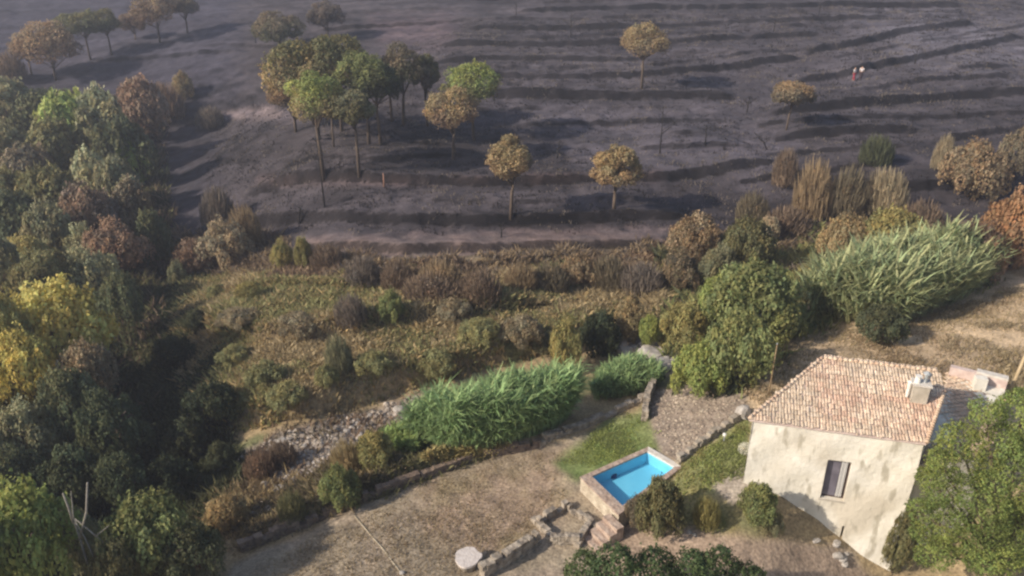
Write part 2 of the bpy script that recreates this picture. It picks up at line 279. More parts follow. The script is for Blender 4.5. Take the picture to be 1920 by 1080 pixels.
# ---------------------------------------------------------------- ground sheet
ZONES = [ # polygon, colour a, colour b, softness px, noise scale
 ([(-900,452),(330,470),(470,455),(600,490),(1240,470),(1420,440),(1500,430),(2900,420),(2900,-900),(-900,-900)],(.052,.044,.045),(.09,.076,.077),16,.25),
 ([(1000,60),(1500,40),(1930,0),(1930,200),(1700,230),(1200,240),(900,220)],(.07,.06,.063),(.112,.097,.101),60,.3),
 ([(1600,30),(1930,40),(1930,130),(1800,110),(1700,110)],(.13,.115,.125),(.16,.145,.155),40,.3),
 ([(700,40),(850,30),(850,80),(720,85)],(.15,.11,.11),(.12,.09,.095),25,.5),
 ([(400,208),(520,200),(560,225),(420,226)],(.26,.20,.18),(.13,.105,.105),9,.5),
 ([(900,190),(1400,200),(1500,270),(1450,335),(1100,325),(1040,230)],(.125,.108,.115),(.085,.075,.08),30,.4),
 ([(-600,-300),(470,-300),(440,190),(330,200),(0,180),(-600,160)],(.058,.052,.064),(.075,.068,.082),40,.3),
 ([(480,330),(900,330),(1240,320),(1240,336),(850,346),(480,350)],(.15,.108,.098),(.115,.09,.086),8,.4),
 ([(560,446),(800,436),(1100,428),(1250,428),(1240,450),(1000,468),(800,478),(600,474)],(.24,.175,.155),(.18,.14,.13),10,.5),
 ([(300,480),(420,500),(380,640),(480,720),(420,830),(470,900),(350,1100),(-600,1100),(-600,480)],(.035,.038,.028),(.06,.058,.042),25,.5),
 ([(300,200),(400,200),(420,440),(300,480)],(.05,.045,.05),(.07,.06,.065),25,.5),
 ([(1160,600),(1900,520),(2600,500),(2600,900),(1500,900),(1380,720)],(.66,.50,.33),(.56,.42,.27),18,.35),
 ([(1500,640),(1780,650),(1930,640),(1930,720),(1700,700),(1560,670)],(.40,.30,.20),(.46,.35,.23),15,.4),
 ([(405,965),(420,895),(450,850),(530,808),(600,788),(700,765),(830,725),(800,790),(720,840),(640,880),(560,945),(460,985)],(.36,.30,.25),(.24,.19,.155),10,1.6),
 ([(1150,690),(1165,640),(1215,628),(1270,640),(1270,690),(1230,700)],(.48,.43,.39),(.32,.28,.25),8,1.2),
 ([(440,1060),(660,955),(900,858),(1010,842),(1210,770),(1260,880),(1160,960),(1240,1000),(1600,1030),(1700,1300),(300,1300)],(.36,.29,.22),(.32,.262,.19),8,.7),
 ([(780,900),(1060,850),(1060,960),(950,1040),(800,1000)],(.37,.275,.20),(.33,.265,.165),30,.8),
 ([(1040,868),(1100,820),(1130,790),(1215,765),(1245,800),(1240,845),(1150,870),(1080,905)],(.14,.19,.065),(.21,.235,.095),12,.9),
 ([(1205,730),(1300,722),(1400,740),(1405,775),(1275,870),(1240,850),(1215,790)],(.34,.275,.22),(.24,.19,.15),6,2.2),
 ([(1275,872),(1405,782),(1400,880),(1330,930),(1250,925)],(.20,.225,.085),(.27,.27,.12),6,.9),
 ([(1255,915),(1320,915),(1390,960),(1380,1010),(1270,985)],(.30,.25,.115),(.22,.21,.085),12,1.2),
 ([(1335,912),(1395,872),(1420,930),(1372,948)],(.42,.36,.29),(.37,.31,.25),4,1.),
 ([(1180,985),(1300,985),(1470,1015),(1560,1030),(1680,1110),(1680,1300),(1100,1300),(1120,1020)],(.40,.30,.225),(.34,.255,.19),14,.8),
]
def zone_col(x, y, z):
    px, py = project(x, y, z)
    a, b = np.array((.30, .225, .13)), np.array((.42, .32, .19)); n = fbm(x * .5, y * .5, 77)[:, None]
    c = a + (b - a) * n; g = sstep(.46, .62, fbm(x * .22, y * .3, 91))[:, None]; c = c * (1 - g) + np.array((.18, .18, .09)) * g
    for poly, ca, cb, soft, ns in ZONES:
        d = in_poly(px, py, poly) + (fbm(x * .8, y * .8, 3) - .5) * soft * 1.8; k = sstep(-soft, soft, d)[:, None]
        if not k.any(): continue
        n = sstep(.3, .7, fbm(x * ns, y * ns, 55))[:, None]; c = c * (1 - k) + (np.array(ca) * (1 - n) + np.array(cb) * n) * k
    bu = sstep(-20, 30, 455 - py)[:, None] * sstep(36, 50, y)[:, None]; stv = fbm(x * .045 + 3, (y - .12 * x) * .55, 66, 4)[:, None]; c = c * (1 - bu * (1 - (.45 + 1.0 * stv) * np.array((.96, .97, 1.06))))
    return c
NU, NV = 800, 1080
vv = np.geomspace(30, 690, NV) - 18; uu = np.linspace(-1, 1, NU); U, Vv = np.meshgrid(uu, vv); X = U * (1.02 * Vv + 34); Y = Vv
# level plot under the pool and under the annex
Z = H(X, Y); xs, ys, zs = X.ravel(), Y.ravel(), Z.ravel()
gc = zone_col(xs, ys, zs)
idx = np.arange(NU * NV).reshape(NV, NU); fq = np.stack([idx[:-1, :-1], idx[:-1, 1:], idx[1:, 1:], idx[1:, :-1]], -1).reshape(-1, 4)
# steep terrace faces get darker ground colour with slope, charred earth where burnt
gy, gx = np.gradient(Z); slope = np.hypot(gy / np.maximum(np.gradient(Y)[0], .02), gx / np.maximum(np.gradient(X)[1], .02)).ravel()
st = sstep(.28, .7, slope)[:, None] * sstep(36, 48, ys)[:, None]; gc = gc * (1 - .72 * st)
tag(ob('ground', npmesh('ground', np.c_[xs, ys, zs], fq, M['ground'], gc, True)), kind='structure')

# ---------------------------------------------------------------- foliage generators
def quads(Pc, Nn, size, cols, rng, asp=1.0):
    n = len(Pc); a = rng.normal(size=(n, 3)); Nn = Nn / (np.linalg.norm(Nn, axis=1, keepdims=True) + 1e-9)
    T = np.cross(Nn, a); T /= np.linalg.norm(T, axis=1, keepdims=True) + 1e-9; B = np.cross(Nn, T); s = np.asarray(size).reshape(-1, 1) * .5
    V = np.stack([Pc - T * s, Pc - B * s * asp * .7, Pc + T * s * 1.1, Pc + B * s * asp * .7], 1).reshape(-1, 3)
    return V, np.arange(n * 4).reshape(-1, 4), np.repeat(cols, 4, 0)
def crown(seed, lobes, nleaf, leaf, cfun=None, zs=1.0, up=.25, spray=1, rag=.12):
    """lobes: list of (x,y,z,r). leaves scattered on their shells"""
    rng = np.random.default_rng(seed); L = np.array(lobes, float); p = L[:, 3] ** 2; p /= p.sum(); k = rng.choice(len(L), nleaf, p=p)
    d = rng.normal(size=(nleaf, 3)); d[:, 2] += up; d /= np.linalg.norm(d, axis=1, keepdims=True)
    lump = 1 + .12 * np.sin(d[:, 0] * 7 + k) * np.sin(d[:, 1] * 7 + k * 2.1) + .1 * np.sin(d[:, 2] * 9 + k * 1.3)
    r = L[k, 3] * lump * (1 - np.abs(rng.normal(size=nleaf)) * .14 + rng.normal(size=nleaf) * rag * .5)
    ns = 24 * len(L); sd = rng.normal(size=(ns, 3)); sd[:, 2] += up; sd /= np.linalg.norm(sd, axis=1, keepdims=True); sk = rng.integers(24, size=nleaf) + 24 * k; sp = rng.random(nleaf) < .38
    dd = sd[sk] + rng.normal(size=(nleaf, 3)) * .1; dd /= np.linalg.norm(dd, axis=1, keepdims=True); d = np.where(sp[:, None], dd, d); r = np.where(sp, L[k, 3] * (.88 + .42 * rng.random(nleaf) * (.3 + .9 * ((sk * 0.618) % 1))), r)
    c = L[k, :3] + d * r[:, None] * np.array((1, 1, zs))
    keep = np.ones(nleaf, bool)
    for i in range(len(L)):
        q = (c - L[i, :3]) / np.array((1, 1, zs)); keep &= ~((np.linalg.norm(q, axis=1) < L[i, 3] * .72) & (k != i))
    c, d, k = c[keep], d[keep], k[keep]; n = len(c)
    lt = rng.uniform(.72, 1.3, len(L))[k] * rng.uniform(.78, 1.25, n)
    col = np.ones((n, 3)) * lt[:, None]; hu = rng.uniform(-1, 1, len(L))[k]; col[:, 0] *= (1 + .09 * hu) * rng.uniform(.9, 1.12, n); col[:, 2] *= 1 - .1 * hu
    if cfun is not None: col *= cfun(c, rng)
    return quads(c, d + rng.normal(size=(n, 3)) * .55, leaf * rng.uniform(.6, 1.35, n), col, rng)
def dome_lobes(rng, n, rmin=.26, rmax=.48, zlo=.25, flat=1.0):
    out = [(0, 0, .45, .5)]
    for i in range(n):
        a = rng.uniform(0, 6.283); q = math.sqrt(rng.uniform(0, 1)); r = rng.uniform(rmin, rmax) * (1 - .25 * q)
        z = zlo + (.95 - zlo - r) * math.sqrt(max(0, 1 - q * q)) * rng.uniform(.6, 1.05) * flat
        out.append(((1 - r * .85) * q * math.cos(a), (1 - r * .85) * q * math.sin(a), max(z, r * .5), r))
    return out
def stems(seed, n=5, hgt=.6, r0=.03, spread=.5):
    rng = random.Random(seed); b = MB()
    for i in range(n):
        a = rng.uniform(0, 6.28); s = spread * rng.uniform(.4, 1); h = hgt * rng.uniform(.8, 1.2)
        pts = [(0, 0, -.08), (s * .3 * math.cos(a), s * .3 * math.sin(a), h * .4), (s * math.cos(a + .3), s * math.sin(a + .3), h)]
        b.tube(pts, [r0, r0 * .75, r0 * .3], 5)
    return b
def mk(name, dat): V, Fq, C = dat; return npmesh(name, V, Fq, M['leaf'], C)
# shared meshes: bushes of unit radius, height 1
BUSH = []; FINE = []; BRUSH = []
for i in range(6):
    rg = np.random.default_rng(100 + i); BUSH.append(mk('bush_foliage', crown(10 + i, dome_lobes(rg, 13 + i), 8000, .095)))
for i in range(4):
    rg = np.random.default_rng(200 + i); FINE.append(mk('fine_foliage', crown(30 + i, dome_lobes(rg, 26 + 3 * i, .18, .36), 15000, .062)))
for i in range(4):  # thin see-through brush of upright twigs and dry leaves
    rg = np.random.default_rng(300 + i); n = 1500; a = rg.uniform(0, 6.28, n); q = np.sqrt(rg.uniform(0, 1, n)); z = rg.uniform(.05, 1, n) * np.sqrt(1 - (q * .9) ** 2) 
    c = np.c_[q * np.cos(a), q * np.sin(a), z]; dd = np.c_[q * np.cos(a) * .4, q * np.sin(a) * .4, np.ones(n)]; dd /= np.linalg.norm(dd, axis=1, keepdims=True)
    sd = np.cross(dd, rg.normal(size=(n, 3))); sd /= np.linalg.norm(sd, axis=1, keepdims=True); ln = rg.uniform(.12, .3, n)[:, None]; wd = rg.uniform(.012, .03, n)[:, None]
    V = np.stack([c - sd * wd, c + sd * wd, c + dd * ln + sd * wd * .3, c + dd * ln - sd * wd * .3], 1).reshape(-1, 3); C = np.repeat(rg.uniform(.6, 1.4, (n, 1)) * np.ones((1, 3)), 4, 0)
    V2, F2, C2 = crown(60 + i, dome_lobes(rg, 16, .16, .34), 2600, .075); C2 = C2 * 1.1
    BRUSH.append(npmesh('brush_foliage', np.r_[V, V2], np.r_[np.arange(4 * n).reshape(-1, 4), F2 + 4 * n], M['leaf'], np.r_[C, C2]))
STEM = [stems(i, 5).mesh('stems', M['bark'], True) for i in range(3)]; CSTEM = [stems(9 + i, 7, .75, .022, .6).mesh('charred_stems', M['char'], True) for i in range(2)]
def tmesh(seed, mat):
    rg = random.Random(seed); b = MB(); k = rg.uniform(-.08, .08); b.tube([(0, 0, -.1), (k, .02, .25), (-k, 0, .5), (0, k, .62)], [.075, .06, .05, .03], 7)
    for i in range(5):
        a = rg.uniform(0, 6.28); z = .3 + .07 * i; b.tube([(0, 0, z), (.25 * math.cos(a), .25 * math.sin(a), z + .15), (.55 * math.cos(a), .55 * math.sin(a), z + .25)], [.035, .025, .01], 5)
    return b.mesh('trunk', mat, True)
TRUNK = [tmesh(i, M['bark']) for i in range(3)]
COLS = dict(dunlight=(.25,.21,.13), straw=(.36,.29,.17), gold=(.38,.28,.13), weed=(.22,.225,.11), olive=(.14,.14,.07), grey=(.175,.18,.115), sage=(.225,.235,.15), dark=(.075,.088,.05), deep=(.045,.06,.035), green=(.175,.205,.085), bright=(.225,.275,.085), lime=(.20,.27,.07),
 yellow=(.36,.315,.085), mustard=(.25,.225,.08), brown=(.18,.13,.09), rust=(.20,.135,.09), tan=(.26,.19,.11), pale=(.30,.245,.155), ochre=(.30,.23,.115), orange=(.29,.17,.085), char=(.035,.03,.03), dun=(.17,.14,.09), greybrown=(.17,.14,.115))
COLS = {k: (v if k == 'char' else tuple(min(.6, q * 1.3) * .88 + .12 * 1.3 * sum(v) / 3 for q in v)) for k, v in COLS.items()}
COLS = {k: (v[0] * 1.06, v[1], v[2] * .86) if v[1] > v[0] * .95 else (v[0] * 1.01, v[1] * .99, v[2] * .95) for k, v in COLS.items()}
rnd = random.Random(4)
def plant(cx, top, base, wpx, color, label, kind='bush', cat=None, group=None, seed=None):
    b = G(cx, base); s = mpp(b); hgt = max(ztop(b, top) - b[2], .3); rad = wpx * s / 2; i = rnd.randrange(100) if seed is None else seed
    depth = min(rad, max(hgt * 1.3, rad * .55)); c = COLS[color] if isinstance(color, str) else color; rz = rnd.uniform(0, 6.28)
    if abs(rad - depth) > .2: rz = rnd.choice((0, 3.14)) + rnd.uniform(-.2, .2)
    name, cat0 = dict(bush=('shrub', 'shrub'), fine=('shrub', 'shrub'), brush=('scorched_shrub', 'shrub'), tree=('tree', 'tree'), ftree=('tree', 'tree'))[kind]
    pool = dict(bush=BUSH, fine=FINE, brush=BRUSH, tree=BUSH, ftree=FINE)[kind]
    r = root(name, tuple(b), rz); tag(r, label, cat or cat0, group)
    if kind in ('tree', 'ftree'):
        k = .16; o = ob('crown', pool[i % len(pool)], r, (0, 0, hgt * k), (rad, depth, hgt * (1 - k) * 1.04)); tm = ob('trunk', TRUNK[i % 3], r, (0, 0, 0), (rad, rad, hgt))
    else:
        o = ob('foliage', pool[i % len(pool)], r, (0, 0, 0), (rad, depth, hgt * 1.05)); ob('stems', (CSTEM if kind == 'brush' else STEM)[i % 2], r, (0, 0, 0), (rad, depth, hgt))
    o.rotation_euler = (rnd.uniform(-.1, .1), rnd.uniform(-.1, .1), 0); o.color = (*c, 1); return r

WG = 'trees and tall shrubs of the left woods'
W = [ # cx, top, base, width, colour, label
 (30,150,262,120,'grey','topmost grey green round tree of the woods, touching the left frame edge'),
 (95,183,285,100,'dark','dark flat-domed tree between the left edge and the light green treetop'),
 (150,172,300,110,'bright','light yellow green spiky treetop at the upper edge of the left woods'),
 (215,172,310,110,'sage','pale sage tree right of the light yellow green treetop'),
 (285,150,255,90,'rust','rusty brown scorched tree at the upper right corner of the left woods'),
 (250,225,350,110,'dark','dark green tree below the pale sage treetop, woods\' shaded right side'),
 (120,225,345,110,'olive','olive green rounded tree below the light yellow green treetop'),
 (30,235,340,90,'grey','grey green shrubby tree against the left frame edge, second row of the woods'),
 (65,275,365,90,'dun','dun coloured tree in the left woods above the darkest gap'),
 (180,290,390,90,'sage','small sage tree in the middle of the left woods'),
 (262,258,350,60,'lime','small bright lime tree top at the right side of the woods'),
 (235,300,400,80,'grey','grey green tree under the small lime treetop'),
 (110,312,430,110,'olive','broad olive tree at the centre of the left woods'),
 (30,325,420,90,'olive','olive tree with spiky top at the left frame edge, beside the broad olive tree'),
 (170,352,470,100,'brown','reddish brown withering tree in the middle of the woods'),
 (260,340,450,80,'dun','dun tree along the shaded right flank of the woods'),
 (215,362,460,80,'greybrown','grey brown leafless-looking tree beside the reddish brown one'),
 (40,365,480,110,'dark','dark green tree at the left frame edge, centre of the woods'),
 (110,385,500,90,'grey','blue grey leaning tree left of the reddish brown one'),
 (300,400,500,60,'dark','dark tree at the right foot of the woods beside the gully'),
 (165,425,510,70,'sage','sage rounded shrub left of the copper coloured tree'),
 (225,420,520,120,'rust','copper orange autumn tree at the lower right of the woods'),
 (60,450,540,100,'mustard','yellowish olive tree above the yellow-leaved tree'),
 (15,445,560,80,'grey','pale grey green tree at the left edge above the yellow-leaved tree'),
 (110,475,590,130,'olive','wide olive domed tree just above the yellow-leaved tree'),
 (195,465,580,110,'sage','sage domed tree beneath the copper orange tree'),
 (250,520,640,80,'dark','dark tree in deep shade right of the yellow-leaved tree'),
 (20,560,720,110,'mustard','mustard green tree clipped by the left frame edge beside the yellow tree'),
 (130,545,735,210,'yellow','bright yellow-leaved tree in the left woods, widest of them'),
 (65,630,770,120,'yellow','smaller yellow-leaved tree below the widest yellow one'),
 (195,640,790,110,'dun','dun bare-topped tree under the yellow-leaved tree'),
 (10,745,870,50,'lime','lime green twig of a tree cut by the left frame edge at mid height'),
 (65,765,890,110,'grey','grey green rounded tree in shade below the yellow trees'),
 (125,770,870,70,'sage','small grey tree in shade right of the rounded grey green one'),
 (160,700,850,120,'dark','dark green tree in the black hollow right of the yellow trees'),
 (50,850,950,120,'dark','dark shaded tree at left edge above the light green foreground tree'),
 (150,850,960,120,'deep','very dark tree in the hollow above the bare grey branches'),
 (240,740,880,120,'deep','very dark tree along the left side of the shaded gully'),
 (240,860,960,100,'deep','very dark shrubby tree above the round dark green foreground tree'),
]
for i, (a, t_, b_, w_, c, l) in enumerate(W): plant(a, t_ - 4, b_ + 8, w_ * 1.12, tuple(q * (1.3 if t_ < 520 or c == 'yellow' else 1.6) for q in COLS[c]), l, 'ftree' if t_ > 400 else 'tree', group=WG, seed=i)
FGD = [
 (70,925,1120,200,'bright','light green leafy tree at the bottom left corner','ftree'),
 (-15,960,1150,150,'green','green tree clipped by the lower left frame corner','ftree'),
 (175,950,1080,90,'sage','pale green upright shrub beside the bare grey branches','fine'),
 (300,945,1110,190,'green','round dark green tree with yellowish top at the bottom left','ftree'),
 (380,985,1110,130,'dark','low dark green tree between the round one and the yard wall','ftree'),
 (235,1010,1140,120,'olive','olive bush behind the bare grey branches at the bottom edge','fine'),
 (640,872,950,84,'green','round green bush overhanging the long yard wall','fine'),
 (700,815,880,90,'mustard','orange and yellow green shrub at the left foot of the large reeds','fine'),
 (655,835,890,60,'ochre','small ochre shrub beside the stony stream bed','brush'),
 (490,852,893,60,'rust','dark red dried shrub on the stony stream bed','brush'),
 (530,835,870,56,'brown','brown dried shrub above the dark red one','brush'),
 (430,935,990,90,'ochre','ochre and green low shrub at the lower end of the stream bed','fine'),
 (550,930,970,50,'olive','small olive tuft shrub left of the round green bush','brush'),
 (1235,905,1000,100,'olive','grey green shrub with red flowers in front of the pool','fine'),
 (1200,930,985,60,'dun','small dun green shrub at the near corner of the pool','fine'),
 (1412,906,982,84,'green','bright green leafy shrub against the farmhouse wall','fine'),
 (1446,955,1003,46,'grey','dull green shrub under the bright green one by the farmhouse wall','fine'),
 (1325,940,985,50,'mustard','low mustard green tuft on the lawn below the pale path','brush'),
 (1672,960,1075,60,'olive','thin leafy sapling at the lower right corner of the farmhouse','fine'),
 # thicket above the house
 (1385,590,722,150,'green','green feathery shrub left of the dry meadow, above the rubble slope','fine'),
 (1310,640,735,110,'bright','bright green reedy shrub right of the pale stream boulder','fine'),
 (1275,572,650,110,'mustard','yellow green round shrub above the pale stream boulder','fine'),
 (1405,495,640,190,'green','large green rounded tree between the thicket and the silvery canes','ftree'),
 (1340,520,620,110,'bright','bright green shrub left of the large green rounded tree','ftree'),
 (1470,560,640,80,'green','green shrub right of the large rounded tree, on the meadow edge','ftree'),
 (1295,403,505,110,'tan','tan pale-topped tree at the upper left of the green thicket','ftree'),
 (1395,410,510,110,'olive','olive green tree between the two pale-topped trees','ftree'),
 (1440,408,460,60,'pale','small pale beige treetop behind the olive green tree','tree'),
 (1270,470,545,80,'dun','dun shrub under the tan pale-topped tree','fine'),
 (1340,460,540,80,'grey','grey green shrub in the centre of the thicket','fine'),
 (1580,405,500,110,'ochre','golden ochre shrub above the left end of the silvery canes','fine'),
 (1660,395,500,150,'mustard','mustard green shrub above the silvery canes','fine'),
 (1730,430,520,110,'dun','dun shrub between the mustard shrub and the rusty orange one','fine'),
 (1890,360,500,150,'orange','large rusty orange shrub at the right frame edge','fine'),
 (1820,420,530,110,'rust','brown rusty shrub left of the large orange one','fine'),
 (1640,575,640,110,'dark','dark grey green shrub under the silvery canes','fine'),
 (1060,600,700,70,'mustard','tall mustard shrub above the large reeds','fine'),
 (1120,590,665,90,'deep','dark green shrub left of the stream pool above the reeds','fine'),
 (1180,560,640,70,'ochre','ochre shrub above the dark green one by the stream','fine'),
 (1215,590,650,50,'bright','bright green small shrub left of the yellow green one','fine'),
 # brown band between burnt ground and scrub
 (430,415,500,110,'pale','round pale brown shrub at the left end of the scorched strip','fine'),
 (370,450,515,90,'rust','reddish brown shrub left of the round pale brown one','fine'),
 (335,490,535,36,'sage','small pale sage shrub on the gully rim','fine'),
 (410,360,425,60,'greybrown','loose grey brown shrub above the round pale brown one, beside the shaded gully','brush'),
 (470,395,470,60,'tan','tan shrub right of the round pale brown one','brush'),
 (395,205,240,50,'greybrown','grey brown shrub on the rim at the top of the gully','brush'),
 (345,135,185,44,'ochre','lone yellow ochre treetop beyond the woods on the burnt slope','fine'),
 (310,165,225,70,'rust','rust red shrub at the far tip of the left woods','brush'),
 (530,450,505,46,'mustard','yellow green shrub, left one of the pair in the scorched strip','fine'),
 (570,445,502,40,'mustard','yellow green shrub, right one of the pair in the scorched strip','fine'),
 (615,464,500,60,'brown','brown shrub right of the yellow green pair','brush'),
 (680,486,530,60,'greybrown','grey brown shrub below the dirt track, left part','brush'),
 (745,496,540,60,'brown','dark brown shrub below the middle of the dirt track','brush'),
 (825,498,545,80,'tan','tan branching shrub below the dirt track','brush'),
 (810,524,560,110,'brown','broad brown shrub in front of the tan branching one','brush'),
 (900,516,560,80,'brown','brown dry shrub right of the broad brown one','brush'),
 (975,498,545,60,'tan','tan dry shrub below the right part of the dirt track','brush'),
 (1030,501,545,70,'dun','dun dry shrub left of the tallest pale one in the scorched strip','brush'),
 (1085,477,535,80,'tan','tallest pale brown shrub of the scorched strip','fine'),
 (1140,489,540,70,'dun','dun shrub right of the tallest pale brown one','brush'),
 (1200,503,550,80,'greybrown','grey brown shrub at the right end of the scorched strip','brush'),
 # right, behind
 (1520,315,410,70,'tan','tall thin tan shrub, first of the row on the burnt terrace edge','brush'),
 (1575,325,410,70,'dun','dun bush, second of the row on the burnt terrace edge','brush'),
 (1655,328,405,80,'pale','pale dry bush, rightmost of the row on the burnt terrace edge','brush'),
 (1610,345,400,50,'brown','brown thin bush between the dun and the pale one','brush'),
 (1470,290,352,46,'brown','brown spindly shrub standing below the small flat-topped pine','brush'),
 (1815,268,370,130,'tan','broad tan tree at the far right of the burnt ground','fine'),
 (1762,262,320,36,'pale','small pale spire shrub left of the broad tan tree','brush'),
 (1900,240,330,80,'dun','dun tree at the right frame edge behind the broad tan one','fine'),
 (1640,262,310,60,'dark','dark grey scorched shrub behind the row of dry bushes','brush'),
 (1410,370,420,60,'dun','dun dry shrub left of the row on the burnt terrace edge','brush'),
 (1470,395,440,80,'brown','brown scorched shrub behind the golden ochre one','brush'),
 (1720,385,440,80,'brown','brown scorched shrub behind the dun one at right','brush'),
 (20,200-95,150,60,'brown','brown scorched shrub at the left frame edge above the woods','brush'),
 # middle scrub
 (410,535,560,50,'weed','olive tuft shrub at the left rim of the golden scrub','fine'),
 (470,530,560,60,'mustard','yellowish tuft shrub at the left rim of the golden scrub','fine'),
 (730,545,605,56,'green','upright green shrub in the middle of the golden scrub','fine'),
 (660,560,605,60,'greybrown','grey twiggy shrub left of the upright green one','brush'),
 (615,684,725,50,'weed','small dark olive shrub on the lower scrub terrace','fine'),
 (640,640,700,50,'grey','grey green upright tuft above the dark olive shrub','brush'),
 (700,662,700,80,'weed','olive tuft shrub in the middle of the lower scrub terrace','fine'),
 (820,662,700,90,'weed','olive shrub on the lower scrub terrace near the reeds','fine'),
 (500,682,720,80,'weed','olive green shrub at the shaded left end of the lower scrub terrace','fine'),
 (540,722,760,90,'weed','olive brown shrub on the rim above the stream bed','fine'),
 (900,599,640,90,'weed','olive shrub on the upper scrub terrace, right part','fine'),
 (980,596,640,90,'dunlight','dun shrub next to the olive one, upper scrub terrace','fine'),
 (1010,622,660,60,'grey','grey green shrub left of the tall mustard one','fine'),
 (850,562,600,80,'dunlight','low dun shrub on the upper scrub terrace','fine'),
 (450,579,610,90,'dunlight','dun low shrub at the left end of the golden scrub','fine'),
 (560,592,620,90,'dunlight','dun low shrub in the golden scrub','fine'),
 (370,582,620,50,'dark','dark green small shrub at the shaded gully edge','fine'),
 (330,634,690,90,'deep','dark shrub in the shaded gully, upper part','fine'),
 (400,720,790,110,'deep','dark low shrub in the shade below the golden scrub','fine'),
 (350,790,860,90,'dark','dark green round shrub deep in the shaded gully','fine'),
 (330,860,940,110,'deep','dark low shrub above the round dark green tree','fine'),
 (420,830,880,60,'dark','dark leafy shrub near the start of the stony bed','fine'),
 (440,649,680,70,'weed','low olive shrub on the shaded end of the terrace step','fine'),
]
for k, (a, t_, b_, w_, c, l, kd) in enumerate(FGD): plant(a, t_, b_, w_, c, l, kd, seed=k * 3 + 1)
for px_, py_ in ((1232, 975), (1238, 982), (1226, 982), (1243, 975)): pass

# ---------------------------------------------------------------- umbrella pines
def pine(cx, base, ctop, cbot, wpx, top_c, low_c, label, seed, group='umbrella pines on the burnt terraces', lean=0, rt=None, flat=False):
    b = G(cx, base); s = mpp(b); zt = ztop(b, ctop) - b[2]; zb = ztop(b, cbot) - b[2]; rad = wpx * s / 2; rg = np.random.default_rng(seed); ch = zt - zb
    L = []; n = 34
    for i in range(n):
        a = rg.uniform(0, 6.283); q = math.sqrt((i + .5) / n); r = rad * rg.uniform(.18, .40)
        zz = zb + r * .5 + (ch - r * 1.3) * (math.sqrt(max(0, 1 - (q * .93) ** 2)) * rg.uniform(.62, 1.06)) * (1 if q > .5 or i % 3 else rg.uniform(.3, 1))
        x_ = (rad - r * .75) * q; L.append((x_ * math.cos(a) + lean * zt, x_ * math.sin(a), zz, r))
    for i in range(7):
        a = rg.uniform(0, 6.283); r = rad * rg.uniform(.22, .3); L.append((rad * .55 * math.cos(a) + lean * zt, rad * .55 * math.sin(a), zb + ch * .35, r))
    tc, lc = np.array(COLS[top_c]), np.array(COLS[low_c])
    def cf(c, rng):
        k = sstep(.25, .75, (c[:, 2] - zb) / ch + rng.normal(size=len(c)) * .13 + .12 * np.sin(c[:, 0] * 2.1 + seed))[:, None]; return lc * (1 - k) + tc * k
    r0 = root('pine_tree', tuple(b)); tag(r0, label, 'pine', group)
    ob('crown', mk('crown', crown(seed, L, 20000, max(.17, rad * .056), cf, zs=.8, up=.2)), r0)
    m = MB(); tr = rt or .012 * zt + .05; k = rg.uniform(-.25, .25)
    m.tube([(0, 0, -.3), (lean * zt * .3 + k * .4, k * .2, zt * .3), (lean * zt * .6 + k, 0, zb * .95), (lean * zt, 0, zb + ch * .45)], [tr * 1.25, tr, tr * .75, tr * .4], 8)
    for i in range(9):
        l = L[rg.integers(len(L))]; z0 = zb * rg.uniform(.86, 1.0); m.tube([(lean * zt * z0 / zt + k * .8, 0, z0), ((l[0] + lean * zt) * .5, l[1] * .5, (z0 + l[2]) / 2), (l[0], l[1], l[2])], [tr * .5, tr * .32, tr * .15], 5)
    m.build('trunk', M['bark'] if 'charred' not in label else M['char'], r0, True)
